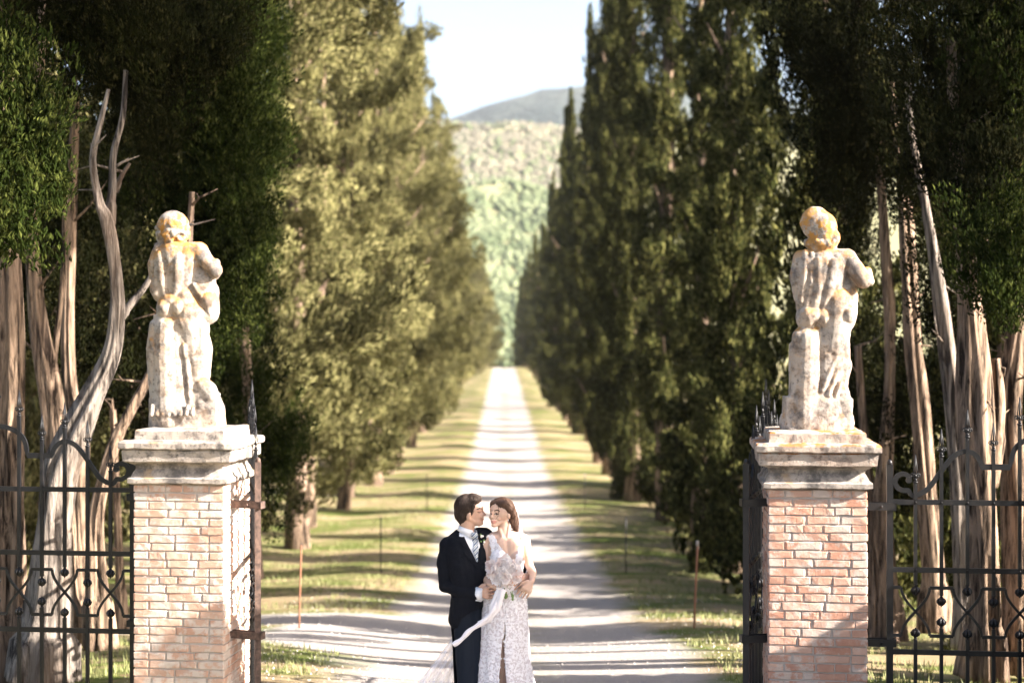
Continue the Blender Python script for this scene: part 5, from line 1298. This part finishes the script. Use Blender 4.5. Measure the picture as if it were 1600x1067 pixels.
for k, (a, b, r_, f_) in enumerate(FS):
    o = link('peony', FL[k % 4], None, b_); o.location = Q(a, b, -38 - f_) - bc; s_ = r_ * KP; o.scale = (s_, s_ * .8, s_); o.rotation_euler = (rr.uniform(-.5, .5) + (b - 890) * .02, rr.random() * 6, rr.uniform(-.4, .4) + (a - 788) * .02)
mb = MB(); mb.ell((0, .03, 0), (.085, .05, .085)); mb.build('foliage_core', M_PEONY, b_, True)
for k in range(9):
    mb = MB(); a = rr.uniform(786, 802); P_ = [Q(788, 905, -36) - bc, Q(a, 915, -38) - bc, Q(a + rr.uniform(0, 4), 922 + rr.random() * 8, -38) - bc]; mb.tube(P_, [.003, .003, .0025], 6)
    mb.ell(P_[-1], (.008, .004, .013), Euler_(0, rr.uniform(-.6, .6), 0), 8, 6); mb.build('stem', M_LEAFY, b_, True)
M_RIB = plain('satin_ribbon', (.80, .76, .80), .5)
def ribbon(P_, wd, name='ribbon'):
    C_ = catmull([np.array(Q(*q) - bc) for q in P_], 8); rows = []
    for i, c in enumerate(C_):
        c = Vector(c); t_ = (Vector(C_[min(i + 1, len(C_) - 1)]) - Vector(C_[max(i - 1, 0)])).normalized(); s_ = t_.cross(Vector((0, -1, 0))).normalized()
        w_ = wd * KP * (1 + .15 * math.sin(i * .6)) / 2; rows.append([c - s_ * w_, c + Vector((0, -.004, 0)), c + s_ * w_])
    link(name, sheet(rows, .0012), M_RIB, b_)
ribbon([(786, 912, -46), (778, 930, -44), (768, 950, -42), (752, 966, -38), (735, 978, -34), (722, 992, -32), (709, 1001, -30)], 7.5)
ribbon([(784, 912, -44), (774, 930, -42), (770, 948, -40), (764, 958, -39), (750, 968, -36)], 11)
ribbon([(787, 912, -46), (783, 925, -46), (777, 945, -42), (768, 955, -40)], 8)
tag(b_, "white and blush peony bouquet with trailing pale ribbons in the bride's hand", 'bouquet')

def pine(x, y, z0, rx, rz, n, label, seed):  # pines out of view, added to shade the left trunks and crowns
    rng = np.random.default_rng(seed); r = empty('shade_pine', (x, y, G(x, y))); cl = []
    for i in range(n):
        u = rng.normal(size=3); u /= np.linalg.norm(u); u *= rng.random() ** .3
        bunch(cl, rng, (u[0] * rx, u[1] * rx, z0 + abs(u[2]) * rz), rng.uniform(.5, .8), (u[0], u[1], 1), .3, 6, 1.2)
    V, Fc = leaves_on(cl, n * 420, .20, .05, rng, .5, .3)
    link('crown', mesh_np('crown', V, Fc, False), M_LEAF_G, r)
    mb = MB(); mb.tube([(0, 0, -.3), (.2, .1, 3), (.1, -.1, 6), (0, 0, z0 + .5)], [.34, .27, .24, .2], 14, .3)
    for k in range(7): a = k * .9; mb.tube([(0, 0, z0 - .6), (math.cos(a) * rx * .4, math.sin(a) * rx * .4, z0 + .3), (math.cos(a) * rx * .8, math.sin(a) * rx * .8, z0 + .8)], [.12, .09, .04], 8)
    mb.build('trunk', M_BARK, r, True); tag(r, label, 'tree')
pine(9.6, 9.5, 12.0, 3.3, 3.0, 60, 'unseen umbrella pine added right of the gate to shade the left trunks', 3)
pine(10.2, 2.4, 12.4, 3.2, 2.8, 56, 'unseen umbrella pine added nearest the camera to shade the upper left crowns', 6)

# ------------------------------------------------------------------ haze
mb = MB(); mb.box((0, 950, 200), (2700, 1100, 215))
hz = mb.build('haze', None); t = bpy.data.materials.new('haze_air'); t.use_nodes = True; t.node_tree.nodes.clear()
a_ = t.node_tree.nodes.new('ShaderNodeVolumePrincipled'); a_.inputs['Color'].default_value = (.86, .92, 1, 1); a_.inputs['Density'].default_value = .00008; a_.inputs['Anisotropy'].default_value = .0
b_ = t.node_tree.nodes.new('ShaderNodeOutputMaterial'); t.node_tree.links.new(a_.outputs[0], b_.inputs[1]); hz.data.materials.append(t)
tag(hz, 'thin pale evening haze over the valley', 'haze', kind='stuff')
